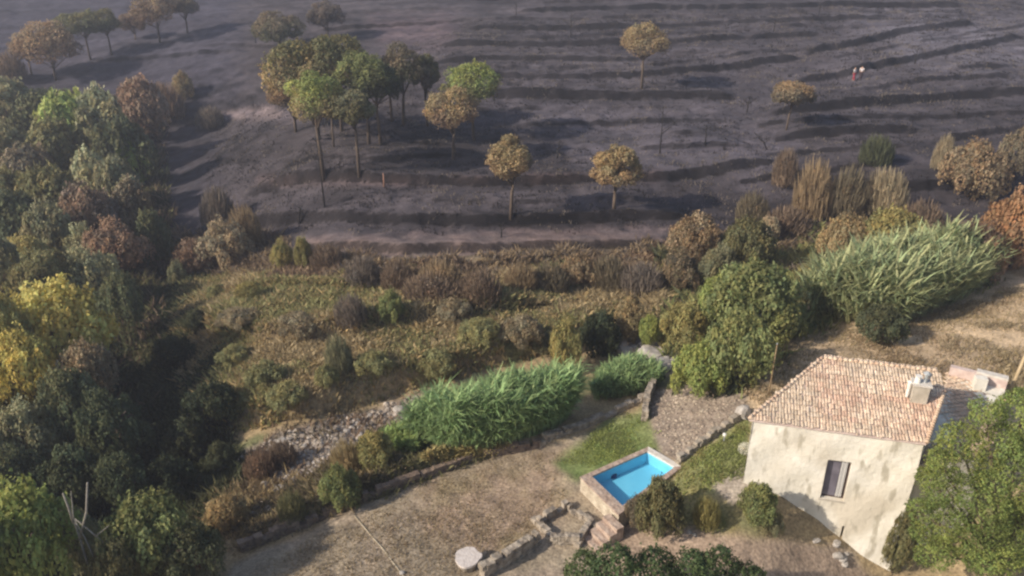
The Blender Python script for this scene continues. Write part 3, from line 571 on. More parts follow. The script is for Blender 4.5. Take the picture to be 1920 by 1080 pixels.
PINES = [
 (607,334,136,225,105,'bright','ochre','umbrella pine with bright green top and browned underside, nearest in the group',1,-.02,None),
 (674,328,165,225,76,'grey','olive','dull grey green pine in the front of the group, beside the green and brown one',3,-.02,None),
 (598,262,75,175,150,'olive','ochre','broad yellowish pine at the back left of the group',4,0,None),
 (555,248,120,215,80,'tan','brown','scorched tan pine at the left flank of the group',5,0,None),
 (641,246,62,130,95,'olive','mustard','olive pine at the top of the group',6,0,None),
 (692,268,100,170,100,'green','dark','dark green pine in the middle of the group',7,0,None),
 (714,270,118,185,80,'dark','deep','very dark pine in the middle of the group, right of the dark green one',8,-.01,None),
 (757,234,84,160,90,'dun','dark','dun-topped pine at the back right of the group',9,0,None),
 (735,228,105,165,60,'dark','dark','dark narrow pine behind the dun-topped one',10,0,None),
 (802,236,98,170,46,'olive','greybrown','small greyish pine at the right end of the group',11,0,None),
 (889,262,120,180,100,'bright','olive','bright green flat-topped pine right of the group',12,-.02,None),
 (850,300,162,242,96,'ochre','rust','pinkish brown scorched pine just in front of the bright green flat-topped one',13,0,None),
 (626,276,150,200,60,'olive','brown','small olive pine hidden between the front pines',14,0,.1),
 (958,406,255,338,84,'ochre','tan','golden scorched pine standing alone below the tree shadow',15,0,None),
 (1151,392,268,352,86,'ochre','tan','golden scorched round pine right of the tree shadow, with short trunk',16,0,None),
 (1203,166,38,100,88,'ochre','tan','golden flat-topped pine standing alone high on the furrowed slope',17,0,None),
 (1474,244,150,192,78,'tan','dun','small flat-topped tan pine near the two people',18,0,.1),
 (525,90,25,72,84,'dun','dark','dark round pine beyond the group at upper left',19,0,None),
 (170,112,18,62,90,'olive','dark','dark olive pine, left one of the pair at the upper left',20,-.03,None),
 (210,104,12,58,60,'olive','deep','dark olive pine, right one of the pair at the upper left',21,-.03,None),
 (105,150,38,120,110,'tan','rust','brown scorched pine with drooping crown at the upper left',22,0,None),
 (60,140,55,110,60,'tan','brown','smaller brown scorched pine at the far upper left',23,0,None),
 (300,80,-20,45,90,'tan','rust','brown scorched pine cut by the top edge, left of the bare path',24,0,None),
 (352,62,-18,30,50,'dun','greybrown','grey brown pine cut by the top edge, beside the scorched brown one',25,0,None),
 (255,75,20,58,50,'rust','brown','low rusty pine below the one cut by the top edge',26,0,None),
 (615,74,5,45,60,'greybrown','char','faint grey burnt pine behind the top of the group',27,0,.1),
 (545,120,80,108,40,'dark','char','small charred tree at the left behind the group',28,0,.1),
]
for a, b_, ct, cb, w_, tc, lc, l, sd, ln, rt in PINES: pine(a, b_, ct - (5 if 'group' in l else 0), cb + (10 if 'group' in l else 6), w_ * (1.18 if 'group' in l else 1.1), tc, lc, l, sd, lean=ln, rt=rt)

# ---------------------------------------------------------------- burnt saplings
def burnt(cx, base, top, lean, label, seed):
    b = G(cx, base); h = ztop(b, top) - b[2]; rg = random.Random(seed); r = root('burnt_sapling', tuple(b)); tag(r, label, 'burnt tree', 'charred saplings on the burnt slope'); m = MB()
    m.tube([(0, 0, -.2), (lean * h * .4, 0, h * .5), (lean * h, 0, h)], [.09, .06, .02], 6); m.build('trunk', M['char'], r, True); m = MB()
    for i in range(9):
        z = h * rg.uniform(.35, .95); a = rg.uniform(0, 6.28); l = (h - z) * .5 + .3; m.tube([(lean * z, 0, z), (lean * z + l * math.cos(a) * .6, l * math.sin(a) * .6, z + l * .5), (lean * z + l * math.cos(a), l * math.sin(a), z + l * .8)], [.03, .02, .008], 4)
    m.build('branches', M['char'], r, True)
BS = [(609,388,248,-.02,'slender charred trunk rising in front of the green and brown pine'),(1237,288,200,0,'tall thin charred trunk in the middle of the ash slope'),(1322,270,235,0,'short charred stem right of the tall thin one'),(1440,280,250,-.9,'charred trunk leaning left beside the brown spindly shrub'),
(1045,296,262,.1,'small charred stem inside the tree shadow'),(480,80,38,-.1,'charred bare tree left of the dark round pine at upper left'),
 (968,28,5,0,'charred stump near the top edge, centre'),(1070,70,18,0,'thin charred tree near the top edge, right of centre'),(1535,30,0,0,'thin charred tree touching the top edge at right'),(1450,60,20,.1,'charred tree high on the slope left of the thin one'),
 (940,445,420,0,'short charred stem at the track edge'),(1715,120,85,0,'small charred tree on the furrows right of the people'),(1400,210,175,.1,'small charred tree left of the flat-topped tan pine'),(560,420,385,.2,'charred twig tree below the slender blackened pine')]
for i, (a, b_, t_, ln, l) in enumerate(BS): burnt(a, b_, t_, ln, l, i)

# ---------------------------------------------------------------- ground cover scattered on the terrain
BEDP = [(415,965),(424,900),(457,852),(534,812),(604,792),(700,768),(790,740),(780,800),(700,835),(640,870),(560,935),(460,985)]
def scatter(name, poly, n, hgt, wid, cols, seed, blades=5, jit=.6, label=None, spread=.25, lean=.5):
    rng = np.random.default_rng(seed); q = np.array(poly, float)
    gp = [G(a, b) for a, b in poly]; lo = np.min(gp, 0); hi = np.max(gp, 0); X_, Y_ = [], []; tot = 0
    for _ in range(40):
        x = rng.uniform(lo[0] - 2, hi[0] + 2, n * 2); y = rng.uniform(lo[1] - 2, hi[1] + 2, n * 2); z = H(x, y); px, py = project(x, y, z)
        d = in_poly(px, py, poly) + (fbm(x * .6, y * .6, seed) - .5) * 36; k = (d > 0) & (fbm(x * .45, y * .45, seed + 5) > rng.uniform(.2, .62, len(x))); X_.append(x[k]); Y_.append(y[k]); tot += k.sum()
        if tot >= n: break
    x = np.concatenate(X_)[:n]; y = np.concatenate(Y_)[:n]; n = len(x)
    ci = np.clip((fbm(x * .28, y * .28, seed + 9) - .25) * 2 + rng.normal(size=n) * .16, 0, .999) * len(cols); ci = ci.astype(int); C0 = np.array([COLS[c] for c in cols])[ci] * rng.uniform(.7, 1.3, (n, 1))
    th = hgt * (.35 + 1.3 * fbm(x * .5, y * .5, seed + 3) ** 1.5 * 1.6) * rng.uniform(.6, 1.3, n)
    x = np.repeat(x, blades) + rng.normal(size=n * blades) * spread; y = np.repeat(y, blades) + rng.normal(size=n * blades) * spread; z = H(x, y); C = np.repeat(C0, blades, 0) * rng.uniform(.8, 1.2, (n * blades, 1)); th = np.repeat(th, blades) * rng.uniform(.6, 1.2, n * blades)
    N_ = n * blades; a = rng.uniform(0, 6.28, N_); w_ = wid * rng.uniform(.6, 1.4, N_); ex, ey = np.cos(a) * w_ / 2, np.sin(a) * w_ / 2; lx, ly = rng.normal(size=N_) * th * lean, rng.normal(size=N_) * th * lean
    V = np.stack([np.c_[x - ex, y - ey, z - .05], np.c_[x + ex, y + ey, z - .05], np.c_[x + lx * .45 + ex * .9, y + ly * .45 + ey * .9, z + th * .6], np.c_[x + lx - ex * .3, y + ly - ey * .3, z + th]], 1).reshape(-1, 3)
    return tag(ob(name, npmesh(name, V, np.arange(4 * N_).reshape(-1, 4), M['leaf'], np.repeat(C, 4, 0))), label, 'vegetation', kind='stuff')
scatter('scrub', [(340,510),(560,520),(780,530),(1060,500),(1230,540),(1260,580),(1160,640),(1000,665),(880,690),(680,745),(500,785),(400,805),(330,720),(330,600)], 30000, .34, .10, ['straw','straw','gold','straw','weed','weed','gold','weed'], 1, label='golden and olive scrub covering the terraces between the stream and the burnt ground')
scatter('bank_scrub', [(400,900),(560,905),(700,850),(800,862),(1000,822),(1000,836),(900,854),(780,898),(660,944),(560,986),(450,1030),(420,980)], 4200, .3, .06, ['tan','ochre','dun','olive'], 2, label='dry tufts along the outside of the yard wall')
scatter('yard_grass', [(470,1070),(660,970),(900,866),(1060,850),(1070,960),(1000,1010),(900,1080),(900,1130),(440,1130)], 4500, .06, .03, ['tan','pale','tan','pale','pale'], 3, label='short dry grass of the walled yard', spread=.15)
scatter('lawn', [(1050,868),(1110,815),(1215,770),(1240,845),(1150,868)], 1200, .07, .04, ['bright','green','bright'], 4, label='green grass between the reeds and the pool', spread=.12)
scatter('house_lawn', [(1275,872),(1405,782),(1398,880),(1330,925),(1380,1005),(1290,985),(1250,925)], 1300, .07, .04, ['bright','green','bright','mustard'], 5, label='green grass strip beside the farmhouse', spread=.12)
scatter('meadow', [(1380,640),(1480,610),(1600,612),(1930,540),(1930,760),(1440,770),(1375,720)], 5000, .16, .04, ['pale','ochre','pale','pale','tan'], 6, label='dry golden meadow grass behind the farmhouse', spread=.2)
scatter('gully_undergrowth', [(300,440),(390,480),(370,600),(420,700),(380,800),(470,860),(430,960),(340,1080),(-60,1100),(-60,780),(250,760),(260,600)], 14000, .42, .09, ['deep','dark','dark','olive'], 7, label='dark undergrowth of the shaded gully')
scatter('woods_undergrowth', [(-60,170),(300,190),(320,440),(300,640),(240,900),(-60,900)], 12000, .7, .12, ['deep','dark','brown','olive'], 8, label='undergrowth beneath the left woods')
scatter('scorched_brush', [(330,440),(480,440),(600,480),(800,490),(1240,465),(1480,420),(1900,430),(1800,500),(1500,520),(1300,520),(1240,545),(1060,520),(780,545),(560,525),(330,520)], 10000, .42, .11, ['brown','tan','greybrown','tan','rust'], 9, label='scorched brown brush along the edge of the fire')
scatter('charred_stubble', [(400,200),(560,150),(900,40),(1930,-10),(1930,420),(1240,430),(480,440),(380,400)], 14000, .16, .07, ['char','char','greybrown'], 10, label='charred stubble and roots on the burnt slope', lean=.3)
scatter('thicket_floor', [(1230,480),(1500,430),(1900,450),(1860,540),(1500,640),(1380,740),(1250,740),(1240,600)], 5000, .6, .13, ['olive','dark','green','mustard'], 11, label='weedy floor of the thicket above the farmhouse')

scatter('stream_weeds', BEDP, 380, .3, .07, ['brown','tan','rust','dun'], 12, label='dry brown weeds growing among the stones of the stream bed', spread=.3)

# ---------------------------------------------------------------- reeds
def reeds(name, label, foot, n, top_h, color, seed, leafw=.05, edge=.55, arch=.35, cat='reeds', zvar=.3, up=.8):
    """foot: pixel polygon of the clump's foot on the ground"""
    rng = np.random.default_rng(seed); gp = np.array([G(a, b)[:2] for a, b in foot]); lo, hi = gp.min(0), gp.max(0); cen = gp.mean(0); xs_, ys_ = [], []
    while sum(map(len, xs_)) < n:
        x = rng.uniform(lo[0], hi[0], n * 3); y = rng.uniform(lo[1], hi[1], n * 3); k = in_poly(x, y, gp) > 0; xs_.append(x[k]); ys_.append(y[k])
    x = np.concatenate(xs_)[:n]; y = np.concatenate(ys_)[:n]; d = in_poly(x, y, gp); ef = np.clip(d / (edge * 3), 0, 1)
    z = H(x, y); h = top_h * (.5 + .5 * ef ** .6) * (1 + zvar * (fbm(x * 1.3, y * 1.3, seed) - .5) * 2) * rng.uniform(.85, 1.1, n)
    out = np.c_[x - cen[0], y - cen[1]]; out /= np.abs(out).max() + 1e-6; lean = out * (1 - ef[:, None]) * h[:, None] * arch + rng.normal(size=(n, 2)) * h[:, None] * .07
    Vs, Cs, Fs, nv = [], [], [], 0; base = np.array(COLS[color] if isinstance(color, str) else color)
    def strip(pts, wds, side, col):
        nonlocal nv
        m = len(pts[0]); k = len(pts); rows = []
        for p, w_ in zip(pts, wds): rows += [p - side * w_, p + side * w_]
        A = np.stack(rows, 1).reshape(-1, 3); Vs.append(A); Cs.append(np.repeat(col, 2 * k, 0)); o = nv + np.arange(m)[:, None] * 2 * k
        for i in range(k - 1): Fs.append(np.stack([o[:, 0] + 2 * i, o[:, 0] + 2 * i + 1, o[:, 0] + 2 * i + 3, o[:, 0] + 2 * i + 2], 1))
        nv += len(A)
    b0 = np.c_[x, y, z - .05]; tp = np.c_[x + lean[:, 0], y + lean[:, 1], z + h]; a = rng.uniform(0, 6.28, n); side = np.c_[np.cos(a), np.sin(a), a * 0]
    cc = base * rng.uniform(.7, 1.25, (n, 1)); strip([b0, b0 * .5 + tp * .5, tp], [.018, .016, .006], side, cc * np.array((1.25, 1.15, 1.1)))
    for j in range(7):
        f = rng.uniform(.25, .98, n)[:, None]; p0 = b0 * (1 - f) + tp * f; a = rng.uniform(0, 6.28, n); dr = np.c_[np.cos(a), np.sin(a)]; ln = (.45 + .35 * rng.uniform(0, 1, n))[:, None] * top_h / 2.6
        p1 = p0 + np.c_[dr * ln * .4, ln * .55]; p2 = p0 + np.c_[dr * ln * .95, ln * up * rng.uniform(.3, 1.0, (n, 1))]; side = np.c_[-dr[:, 1], dr[:, 0], dr[:, 0] * 0]
        strip([p0, p1, p2], [leafw * .6, leafw, leafw * .15], side, base * rng.uniform(.55, 1.5, (n, 1)) * np.array((rng.uniform(.9, 1.15), 1, .95)))
    return tag(ob(name, npmesh(name, np.concatenate(Vs), np.concatenate(Fs), M['leaf'], np.concatenate(Cs))), label, cat, 'clumps of tall reeds')
reeds('reed_clump', 'large bright green reed clump behind the yard wall, widest of the green ones', [(785,838),(860,854),(960,840),(1040,806),(1072,778),(1030,770),(940,790),(840,812)], 5200, 3.0, (.31,.43,.20), 1, leafw=.034, arch=.28, up=1.2, zvar=.65, edge=.8)
reeds('reed_clump', 'small green reed clump at the left end of the widest one', [(715,850),(775,856),(798,838),(770,826),(725,838)], 420, 1.35, (.27,.36,.13), 2, edge=.3, leafw=.03, arch=.25, up=1.2)
reeds('reed_clump', 'green reed clump below the pale stream boulder', [(1112,752),(1180,742),(1235,724),(1215,708),(1130,722)], 1100, 1.6, (.28,.39,.18), 3, edge=.3, leafw=.03, arch=.25, up=1.2, zvar=.4)
reeds('reed_clump', 'silvery green giant cane thicket above the dry meadow', [(1525,600),(1600,612),(1690,610),(1790,572),(1840,540),(1800,515),(1650,535),(1550,565)], 3000, 3.7, (.38,.42,.23), 4, leafw=.062, edge=.8, arch=.55, zvar=.45, up=1.3)
reeds('reed_clump', 'dry yellowish reed tufts at the near foot of the widest clump', [(790,872),(900,862),(960,848),(930,840),(820,856)], 420, .8, (.46,.38,.18), 5, edge=.2, leafw=.03, up=1.2)

# ---------------------------------------------------------------- rocks
def rockmesh(seed, sub=2):
    bm = bmesh.new(); bmesh.ops.create_icosphere(bm, subdivisions=sub, radius=.5); rg = random.Random(seed); ax = [Vector((rg.gauss(0, 1), rg.gauss(0, 1), rg.gauss(0, 1))).normalized() for _ in range(9)]; cu_ = [rg.uniform(.3, .46) for _ in ax]
    for v in bm.verts:
        for a, c in zip(ax, cu_):
            d = v.co.dot(a)
            if d > c: v.co -= a * (d - c)
        v.co *= 1 + rg.uniform(-.04, .04)
    m = bpy.data.meshes.new('rock'); bm.to_mesh(m); bm.free(); m.materials.append(M['rock']); return m
ROCKS = [rockmesh(i) for i in range(5)]
def rocks(poly, n, smin, smax, label, group, seed, name='boulder'):
    rg = random.Random(seed); q = np.array(poly); k = 0
    while k < n:
        a = rg.uniform(q[:, 0].min(), q[:, 0].max()); b = rg.uniform(q[:, 1].min(), q[:, 1].max())
        if in_poly(np.array([a]), np.array([b]), poly)[0] < 2: continue
        g = G(a, b); s = smin + (smax - smin) * rg.random() ** 2.2; o = ob(name, ROCKS[rg.randrange(5)], None, (g[0], g[1], g[2] + s * .12), (s * rg.uniform(.8, 1.4), s * rg.uniform(.8, 1.2), s * rg.uniform(.5, .8)), rg.uniform(0, 6.28))
        tag(o, label, 'rock', group); k += 1
def gravel(name, poly, n, smin, smax, cols, seed, label):
    rng = np.random.default_rng(seed); gp = [G(a, b) for a, b in poly]; lo = np.min(gp, 0); hi = np.max(gp, 0); x = rng.uniform(lo[0], hi[0], n * 6); y = rng.uniform(lo[1], hi[1], n * 6); px, py = project(x, y, H(x, y)); k = in_poly(px, py, poly) + (fbm(x, y, seed) - .5) * 20 > 0
    x, y = x[k][:n], y[k][:n]; n = len(x); z = H(x, y); s = smin + (smax - smin) * rng.random(n) ** 2.5
    O = np.array([(1,0,0),(0,1,0),(-1,0,0),(0,-1,0),(.4,.3,.75),(-.3,.35,.8),(-.25,-.4,.7),(.35,-.3,.65)]) * .6; Fo = np.array([(0,1,5,4),(1,2,6,5),(2,3,7,6),(3,0,4,7),(4,5,6,7)])
    V = O[None] * rng.uniform(.7, 1.3, (n, 8, 1)) * s[:, None, None]; a = rng.uniform(0, 6.28, n); c_, s_ = np.cos(a)[:, None], np.sin(a)[:, None]; V = np.stack([V[..., 0] * c_ - V[..., 1] * s_, V[..., 0] * s_ + V[..., 1] * c_, V[..., 2] * .8], -1) + np.stack([x, y, z - .02], 1)[:, None]
    Fc = (Fo[None] + (np.arange(n) * 8)[:, None, None]).reshape(-1, 4); C = np.repeat(np.array(cols)[rng.integers(len(cols), size=n)] * rng.uniform(.75, 1.2, (n, 1)), 8, 0)
    tag(ob(name, npmesh(name, V.reshape(-1, 3), Fc, M['tint'], C)), label, 'stones', kind='stuff')
BED = [(415,955),(424,900),(457,852),(534,812),(604,792),(700,768),(790,740),(780,800),(700,835),(640,870),(560,935),(460,975)]
gravel('stream_stones', BED, 4500, .07, .36, [(.40,.345,.29),(.33,.28,.235),(.25,.205,.165),(.48,.42,.36)], 1, 'grey and buff stones filling the dry stream bed')
RUB = [(1212,735),(1300,728),(1395,748),(1400,772),(1278,862),(1250,850),(1222,790)]
gravel('slope_rubble', RUB, 2200, .05, .2, [(.38,.31,.24),(.32,.255,.20),(.46,.385,.30),(.29,.23,.18)], 2, 'loose rubble on the slope behind the pool')
rocks(BED, 26, .3, .75, 'weathered buff boulder lying in the dry stream bed', 'boulders of the dry stream bed', 3)
rocks([(1165,690),(1170,650),(1215,640),(1262,650),(1255,690)], 16, .5, 1.2, 'grey boulder at the upper stream pool beside the reeds', 'boulders at the upper stream pool', 4)
def bigrock(px, py, sx, sy, sz, label, mat=None, i=0, rz=0):
    g = G(px, py); o = ob('boulder', ROCKS[i], None, (g[0], g[1], g[2] + sz * .22), (sx, sy, sz), rz); return tag(o, label, 'rock')
bigrock(1218, 676, 1.7, 1.5, 1.3, 'large pale boulder on the stream bank above the reeds', i=1)
bigrock(1393, 782, 1.0, .8, .9, 'squared pale boulder at the upper end of the lawn kerb', i=2, rz=.5)
rocks([(1500,985),(1545,985),(1600,1045),(1590,1065),(1540,1040)], 7, .3, .7, 'pale rock at the foot of the farmhouse wall', 'rocks at the foot of the farmhouse', 6)
rocks([(1245,990),(1290,990),(1320,1010),(1260,1005)], 4, .15, .3, 'pale stone edging the bed of the red-flowered shrub', 'stones edging the flower bed', 8, 'stone')

# ---------------------------------------------------------------- dry stone walls
def ribbon(pts, hgt, th, seed, closed=False, below=.5, step=.22):
    """stone by stone wall following the ground: irregular blocks in courses"""
    rg = random.Random(seed); m = MB(); P_ = [np.array(G(a, b)) for a, b in pts]; P_ = P_ + [P_[0]] if closed else P_
    for a, b in zip(P_[:-1], P_[1:]):
        d = b[:2] - a[:2]; L = np.hypot(*d); d = d / L; n = np.array([-d[1], d[0]]); rz = math.atan2(d[1], d[0]); zc = -below
        while zc < hgt - .02:
            ch = rg.uniform(.13, .24); s = -rg.uniform(0, .1)
            while s < L:
                l = rg.uniform(.18, .42); c = a[:2] + d * (s + l / 2) + n * rg.uniform(-.03, .03); g = h1(*c) if zc > -.3 else h1(*(a[:2] + d * min(max(s, 0), L)))
                top = zc + ch > hgt - .02
                if not (top and rg.random() < .25): m.box((c[0], c[1], g + zc + ch / 2 + rg.uniform(-.02, .02)), (l * .96, th * rg.uniform(.85, 1.08), ch * 1.02), rz + rg.uniform(-.06, .06))
                s += l
            zc += ch
    return m
def wall(pts, hgt, th, seed, label, name='stone_wall', mat='stone', cat='wall', **k): return tag(ribbon(pts, hgt, th, seed, **k).build(name, M[mat]), label, cat)
wall([(452,1034),(560,990),(660,948),(780,902),(900,858),(1010,838)], .38, .3, 1, 'long low stone wall running from the bottom left to the reeds', mat='bankstone', below=.5)
wall([(1010,838),(1110,795),(1205,752)], .35, .35, 2, 'low overgrown stone wall behind the lawn, ending at the rubble slope', below=.2)
wall([(905,1082),(945,1060),(975,1040),(1002,1022)], .6, .35, 3, 'short ruined stone wall beside the round stone table', below=.1)
wall([(1008,985),(1062,952),(1108,985),(1085,1020),(1040,1018)], .28, .26, 4, 'ruined square stone planter below the pool', 'stone_planter', closed=True, below=.2)
wall([(1272,868),(1335,820),(1392,782)], .3, .25, 5, 'straight stone kerb between the rubble slope and the green lawn', 'stone_kerb', 'kerbstone', 'kerb', below=.1)
wall([(1208,790),(1212,755),(1222,735)], .6, .3, 6, 'crumbling stone end wall at the left of the rubble slope', below=.2)

# ---------------------------------------------------------------- pool
poolr = root('swimming_pool', (float(A[0]), float(A[1]), 0)); tag(poolr, 'small raised swimming pool with blue water and stone surround', 'pool')
off = np.array([A[0], A[1]])
def unit(v): return v / np.hypot(*v)
def grow(poly, ds):     # push each edge outward by its own distance
    n = len(poly); cen = sum(poly) / n; lines = []
    for i in range(n):
        a, b = poly[i], poly[(i + 1) % n]; d = unit(b - a); nn = np.array([d[1], -d[0]])
        if nn @ ((a + b) / 2 - cen) < 0: nn = -nn
        lines.append((a + nn * ds[i], d))
    out = []
    for i in range(n):
        (p, d), (q, e) = lines[i - 1], lines[i]; t = np.linalg.solve(np.c_[d, -e], q - p)[0]; out.append(p + d * t)
    return out
inner = [A - off, B - off, C_ - off, D - off]; outer = grow(inner, [.2, .26, .2, .42])
def ring(inn, out, z0, z1, edges=range(4)):
    m = MB()
    for i in edges:
        j = (i + 1) % 4; m.prism([inn[i], inn[j], out[j], out[i]][::-1], z0, z1)
    return m
ring(inner, outer, -1.0, ZR - .06).build('side_wall', M['poolstone'], poolr)
lip = grow(inner, [.22, .28, .22, .46]); lin = grow(inner, [-.03, -.03, -.03, -.03])
ring(lin, lip, ZR - .056, ZR + .02, [0, 2, 3]).build('stone_coping', M['paving'], poolr)
ring(lin, lip, ZR - .056, ZR + .03, [1]).build('pale_coping', M['rim'], poolr)
m = MB(); m.prism(grow(inner, [.05] * 4), -1.1, ZR - .64); m.build('floor', M['blue'], poolr)
ring(grow(inner, [-.025] * 4), grow(inner, [-.003] * 4), ZR - .63, ZR - .07).build('lining', M['blue'], poolr)
wi = grow(inner, [-.03] * 4); m = MB(); m.add([(p[0], p[1], ZR - .11) for p in wi], [(3, 2, 1, 0)]); m.build('water', M['water'], poolr)
pc = P(1150, 893, ZR - .6)[:2] - off; m = MB(); m.tube([(pc[0], pc[1], ZR - .63), (pc[0], pc[1], ZR - .5), (pc[0], pc[1], ZR - .45)], [.17, .17, .1], 12); o = m.build('pool_cleaner', M['darkblue'], None, True, loc=(float(off[0]), float(off[1]), 0)); tag(o, 'dark round pool cleaner resting on the blue pool floor', 'pool cleaner')
# steps of reddish stone below the pool
stp = root('stone_steps'); g0 = G(1150, 985); g1 = P(1145, 962, ZR)[:2] * .5 + outer[3] * .5 + off * .5; tag(stp, 'worn reddish stone steps descending from the near corner of the pool', 'steps')
dirn = unit(np.array(G(1115, 1012)[:2]) - np.array(P(1150, 965, .9)[:2])); p0 = outer[3] + off; 
for i in range(4):
    c = p0 + dirn * (.28 + .34 * i); zt = .68 - .2 * i; m = MB(); m.box((c[0], c[1], (zt - .8) / 2), (.36, .95, zt + .8), math.atan2(dirn[1], dirn[0])); m.build('step', M['paving'], stp)

# ---------------------------------------------------------------- farmhouse
ZE = 4.5
FL, FR = P(1412, 787, ZE)[:2], P(1733, 831, ZE)[:2]; eu = unit(FR - FL); en = np.array([-eu[1], eu[0]])   # en points to the back
SL = .27
def roofpt(px, py, lift=0):
    d = ray(px, py); o = np.array([0, 0, CAM_H]); nrm = np.array([-SL * en[0], -SL * en[1], 1]); q = np.array([FL[0], FL[1], ZE + lift]); t = ((q - o) @ nrm) / (d @ nrm); return o + t * d
RP = [roofpt(*p) for p in ((1412,787),(1733,831),(1766,736),(1752,700),(1545,676))]
LEN = float(np.hypot(*(FR - FL)))
house = root('farmhouse', (float(FL[0]), float(FL[1]), 0)); tag(house, 'old cream plastered farmhouse with a mottled clay tile roof', 'house')
ho = FL
def L2(p): return (float(p[0] - ho[0]), float(p[1] - ho[1]))
# front wall in its own plane: s along the eave, z up
def wall_sz(px, py, inset=0):
    d = ray(px, py); o = np.array([0, 0, CAM_H]); q = FL + en * inset; t = ((q - o[:2]) @ en) / (d[:2] @ en); p = o + t * d; return float((p[:2] - FL) @ eu), float(p[2])
w1 = [wall_sz(*p) for p in ((1553,858),(1597,872),(1581,946),(1538,928))]; WS0 = (w1[0][0] + w1[3][0]) / 2; WS1 = (w1[1][0] + w1[2][0]) / 2; WZ1 = (w1[0][1] + w1[1][1]) / 2; WZ0 = (w1[2][1] + w1[3][1]) / 2
s1 = wall_sz(1581, 985); s2 = wall_sz(1577, 1028); SS0, SS1, SZ1, SZ0 = s1[0] - .05, s1[0] + .06, s1[1], s2[1]
def SZ(s, z, dep=0): p = FL + eu * s + en * dep; return (float(p[0] - ho[0]), float(p[1] - ho[1]), float(z))
ZB = -4.0; TH = .45
sb = sorted([0, WS0, WS1, SS0, SS1, LEN]); zb_ = sorted([ZB, SZ0, SZ1, WZ0, WZ1, ZE - .02]); m = MB()
def solid(sm, zm): return not ((WS0 < sm < WS1 and WZ0 < zm < WZ1) or (SS0 < sm < SS1 and SZ0 < zm < SZ1))
for i in range(len(sb) - 1):
    for j in range(len(zb_) - 1):
        a, b, c, d = sb[i], sb[i + 1], zb_[j], zb_[j + 1]
        if b - a < 1e-4 or d - c < 1e-4 or not solid((a + b) / 2, (c + d) / 2): continue
        m.add([SZ(a, c), SZ(b, c), SZ(b, d), SZ(a, d)], [(0, 1, 2, 3)])
for s0_, s1_, z0_, z1_ in ((WS0, WS1, WZ0, WZ1), (SS0, SS1, SZ0, SZ1)):
    q = [SZ(s0_, z0_), SZ(s1_, z0_), SZ(s1_, z1_), SZ(s0_, z1_)] + [SZ(s0_, z0_, TH), SZ(s1_, z0_, TH), SZ(s1_, z1_, TH), SZ(s0_, z1_, TH)]; m.add(q, [(0, 4, 5, 1), (1, 5, 6, 2), (2, 6, 7, 3), (3, 7, 4, 0)])
# uneven plaster: subdivide and push, keeping the openings
me = m.mesh('wall', M['plaster']); bm = bmesh.new(); bm.from_mesh(me); bmesh.ops.remove_doubles(bm, verts=bm.verts, dist=.001); bmesh.ops.subdivide_edges(bm, edges=[e for e in bm.edges if e.calc_length() > .5], cuts=14, use_grid_fill=True)
for v in bm.verts:
    p = v.co; k = math.sin(p.x * 1.7 + p.z * 1.1) * .03 + math.sin(p.x * 3.1 - p.z * 2.3 + 1) * .018; v.co.y -= k + .03 * max(0, 1.2 - (p.z + 1) * .8) * 1.0
bm.to_mesh(me); bm.free(); ob('wall', me, house)
# other walls
base = [L2(p[:2]) for p in RP]; m = MB(); n = len(RP); ins = []
for i in range(n):
    a, b = RP[i], RP[(i + 1) % n]
    if i == 0: continue
    m.add([(*L2(a[:2]), ZB), (*L2(b[:2]), ZB), (*L2(b[:2]), b[2] - .02), (*L2(a[:2]), a[2] - .02)], [(0, 1, 2, 3)])
m.build('wall', M['plaster'], house)
m = MB(); m.add([SZ(WS0 - .3, WZ0 - .3, TH + .35), SZ(WS1 + .3, WZ0 - .3, TH + .35), SZ(WS1 + .3, WZ1 + .3, TH + .35), SZ(WS0 - .3, WZ1 + .3, TH + .35), SZ(SS0 - .1, SZ0 - .1, TH + .02), SZ(SS1 + .1, SZ0 - .1, TH + .02), SZ(SS1 + .1, SZ1 + .1, TH + .02), SZ(SS0 - .1, SZ1 + .1, TH + .02)], [(0, 1, 2, 3), (4, 5, 6, 7)]); m.build('dark_backing', M['black'], house)  # black sheets behind window and slit stand in for the unlit room
win = root('window'); win.parent = house
fm = MB(); wd = WS1 - WS0
def sbox(mm, s0_, s1_, z0_, z1_, d0, d1):
    q = [SZ(s0_, z0_, d0), SZ(s1_, z0_, d0), SZ(s1_, z1_, d0), SZ(s0_, z1_, d0), SZ(s0_, z0_, d1), SZ(s1_, z0_, d1), SZ(s1_, z1_, d1), SZ(s0_, z1_, d1)]; mm.add(q, [(0, 1, 2, 3), (7, 6, 5, 4), (0, 4, 5, 1), (1, 5, 6, 2), (2, 6, 7, 3), (3, 7, 4, 0)])
f = .06
sbox(fm, WS0 + .004, WS0 + f, WZ0 + .004, WZ1 - .004, .2, .27); sbox(fm, WS1 - f, WS1 - .004, WZ0 + .004, WZ1 - .004, .2, .27); sbox(fm, WS0 + f + .002, WS1 - f - .002, WZ1 - f, WZ1 - .004, .2, .27); sbox(fm, WS0 + f + .002, WS1 - f - .002, WZ0 + .004, WZ0 + f, .2, .27)
fm.build('window_frame', M['frame'], win)
m = MB(); sbox(m, WS0 + f, WS0 + wd * .62, WZ0 + f, WZ1 - f, .225, .245); m.build('pane', M['glass'], win)
m = MB()
for k in range(4): s_ = WS0 + wd * (.64 + .065 * k); sbox(m, s_, s_ + wd * .045, WZ0 + f + .02, WZ1 - f - .02, .16 + .03 * (k % 2), .20 + .03 * (k % 2))
m.build('curtain', M['curtain'], win)
m = MB(); sbox(m, WS0 - .05, WS1 + .05, WZ0 - .07, WZ0 - .003, -.04, .2); m.build('sill', M['concrete'], win)
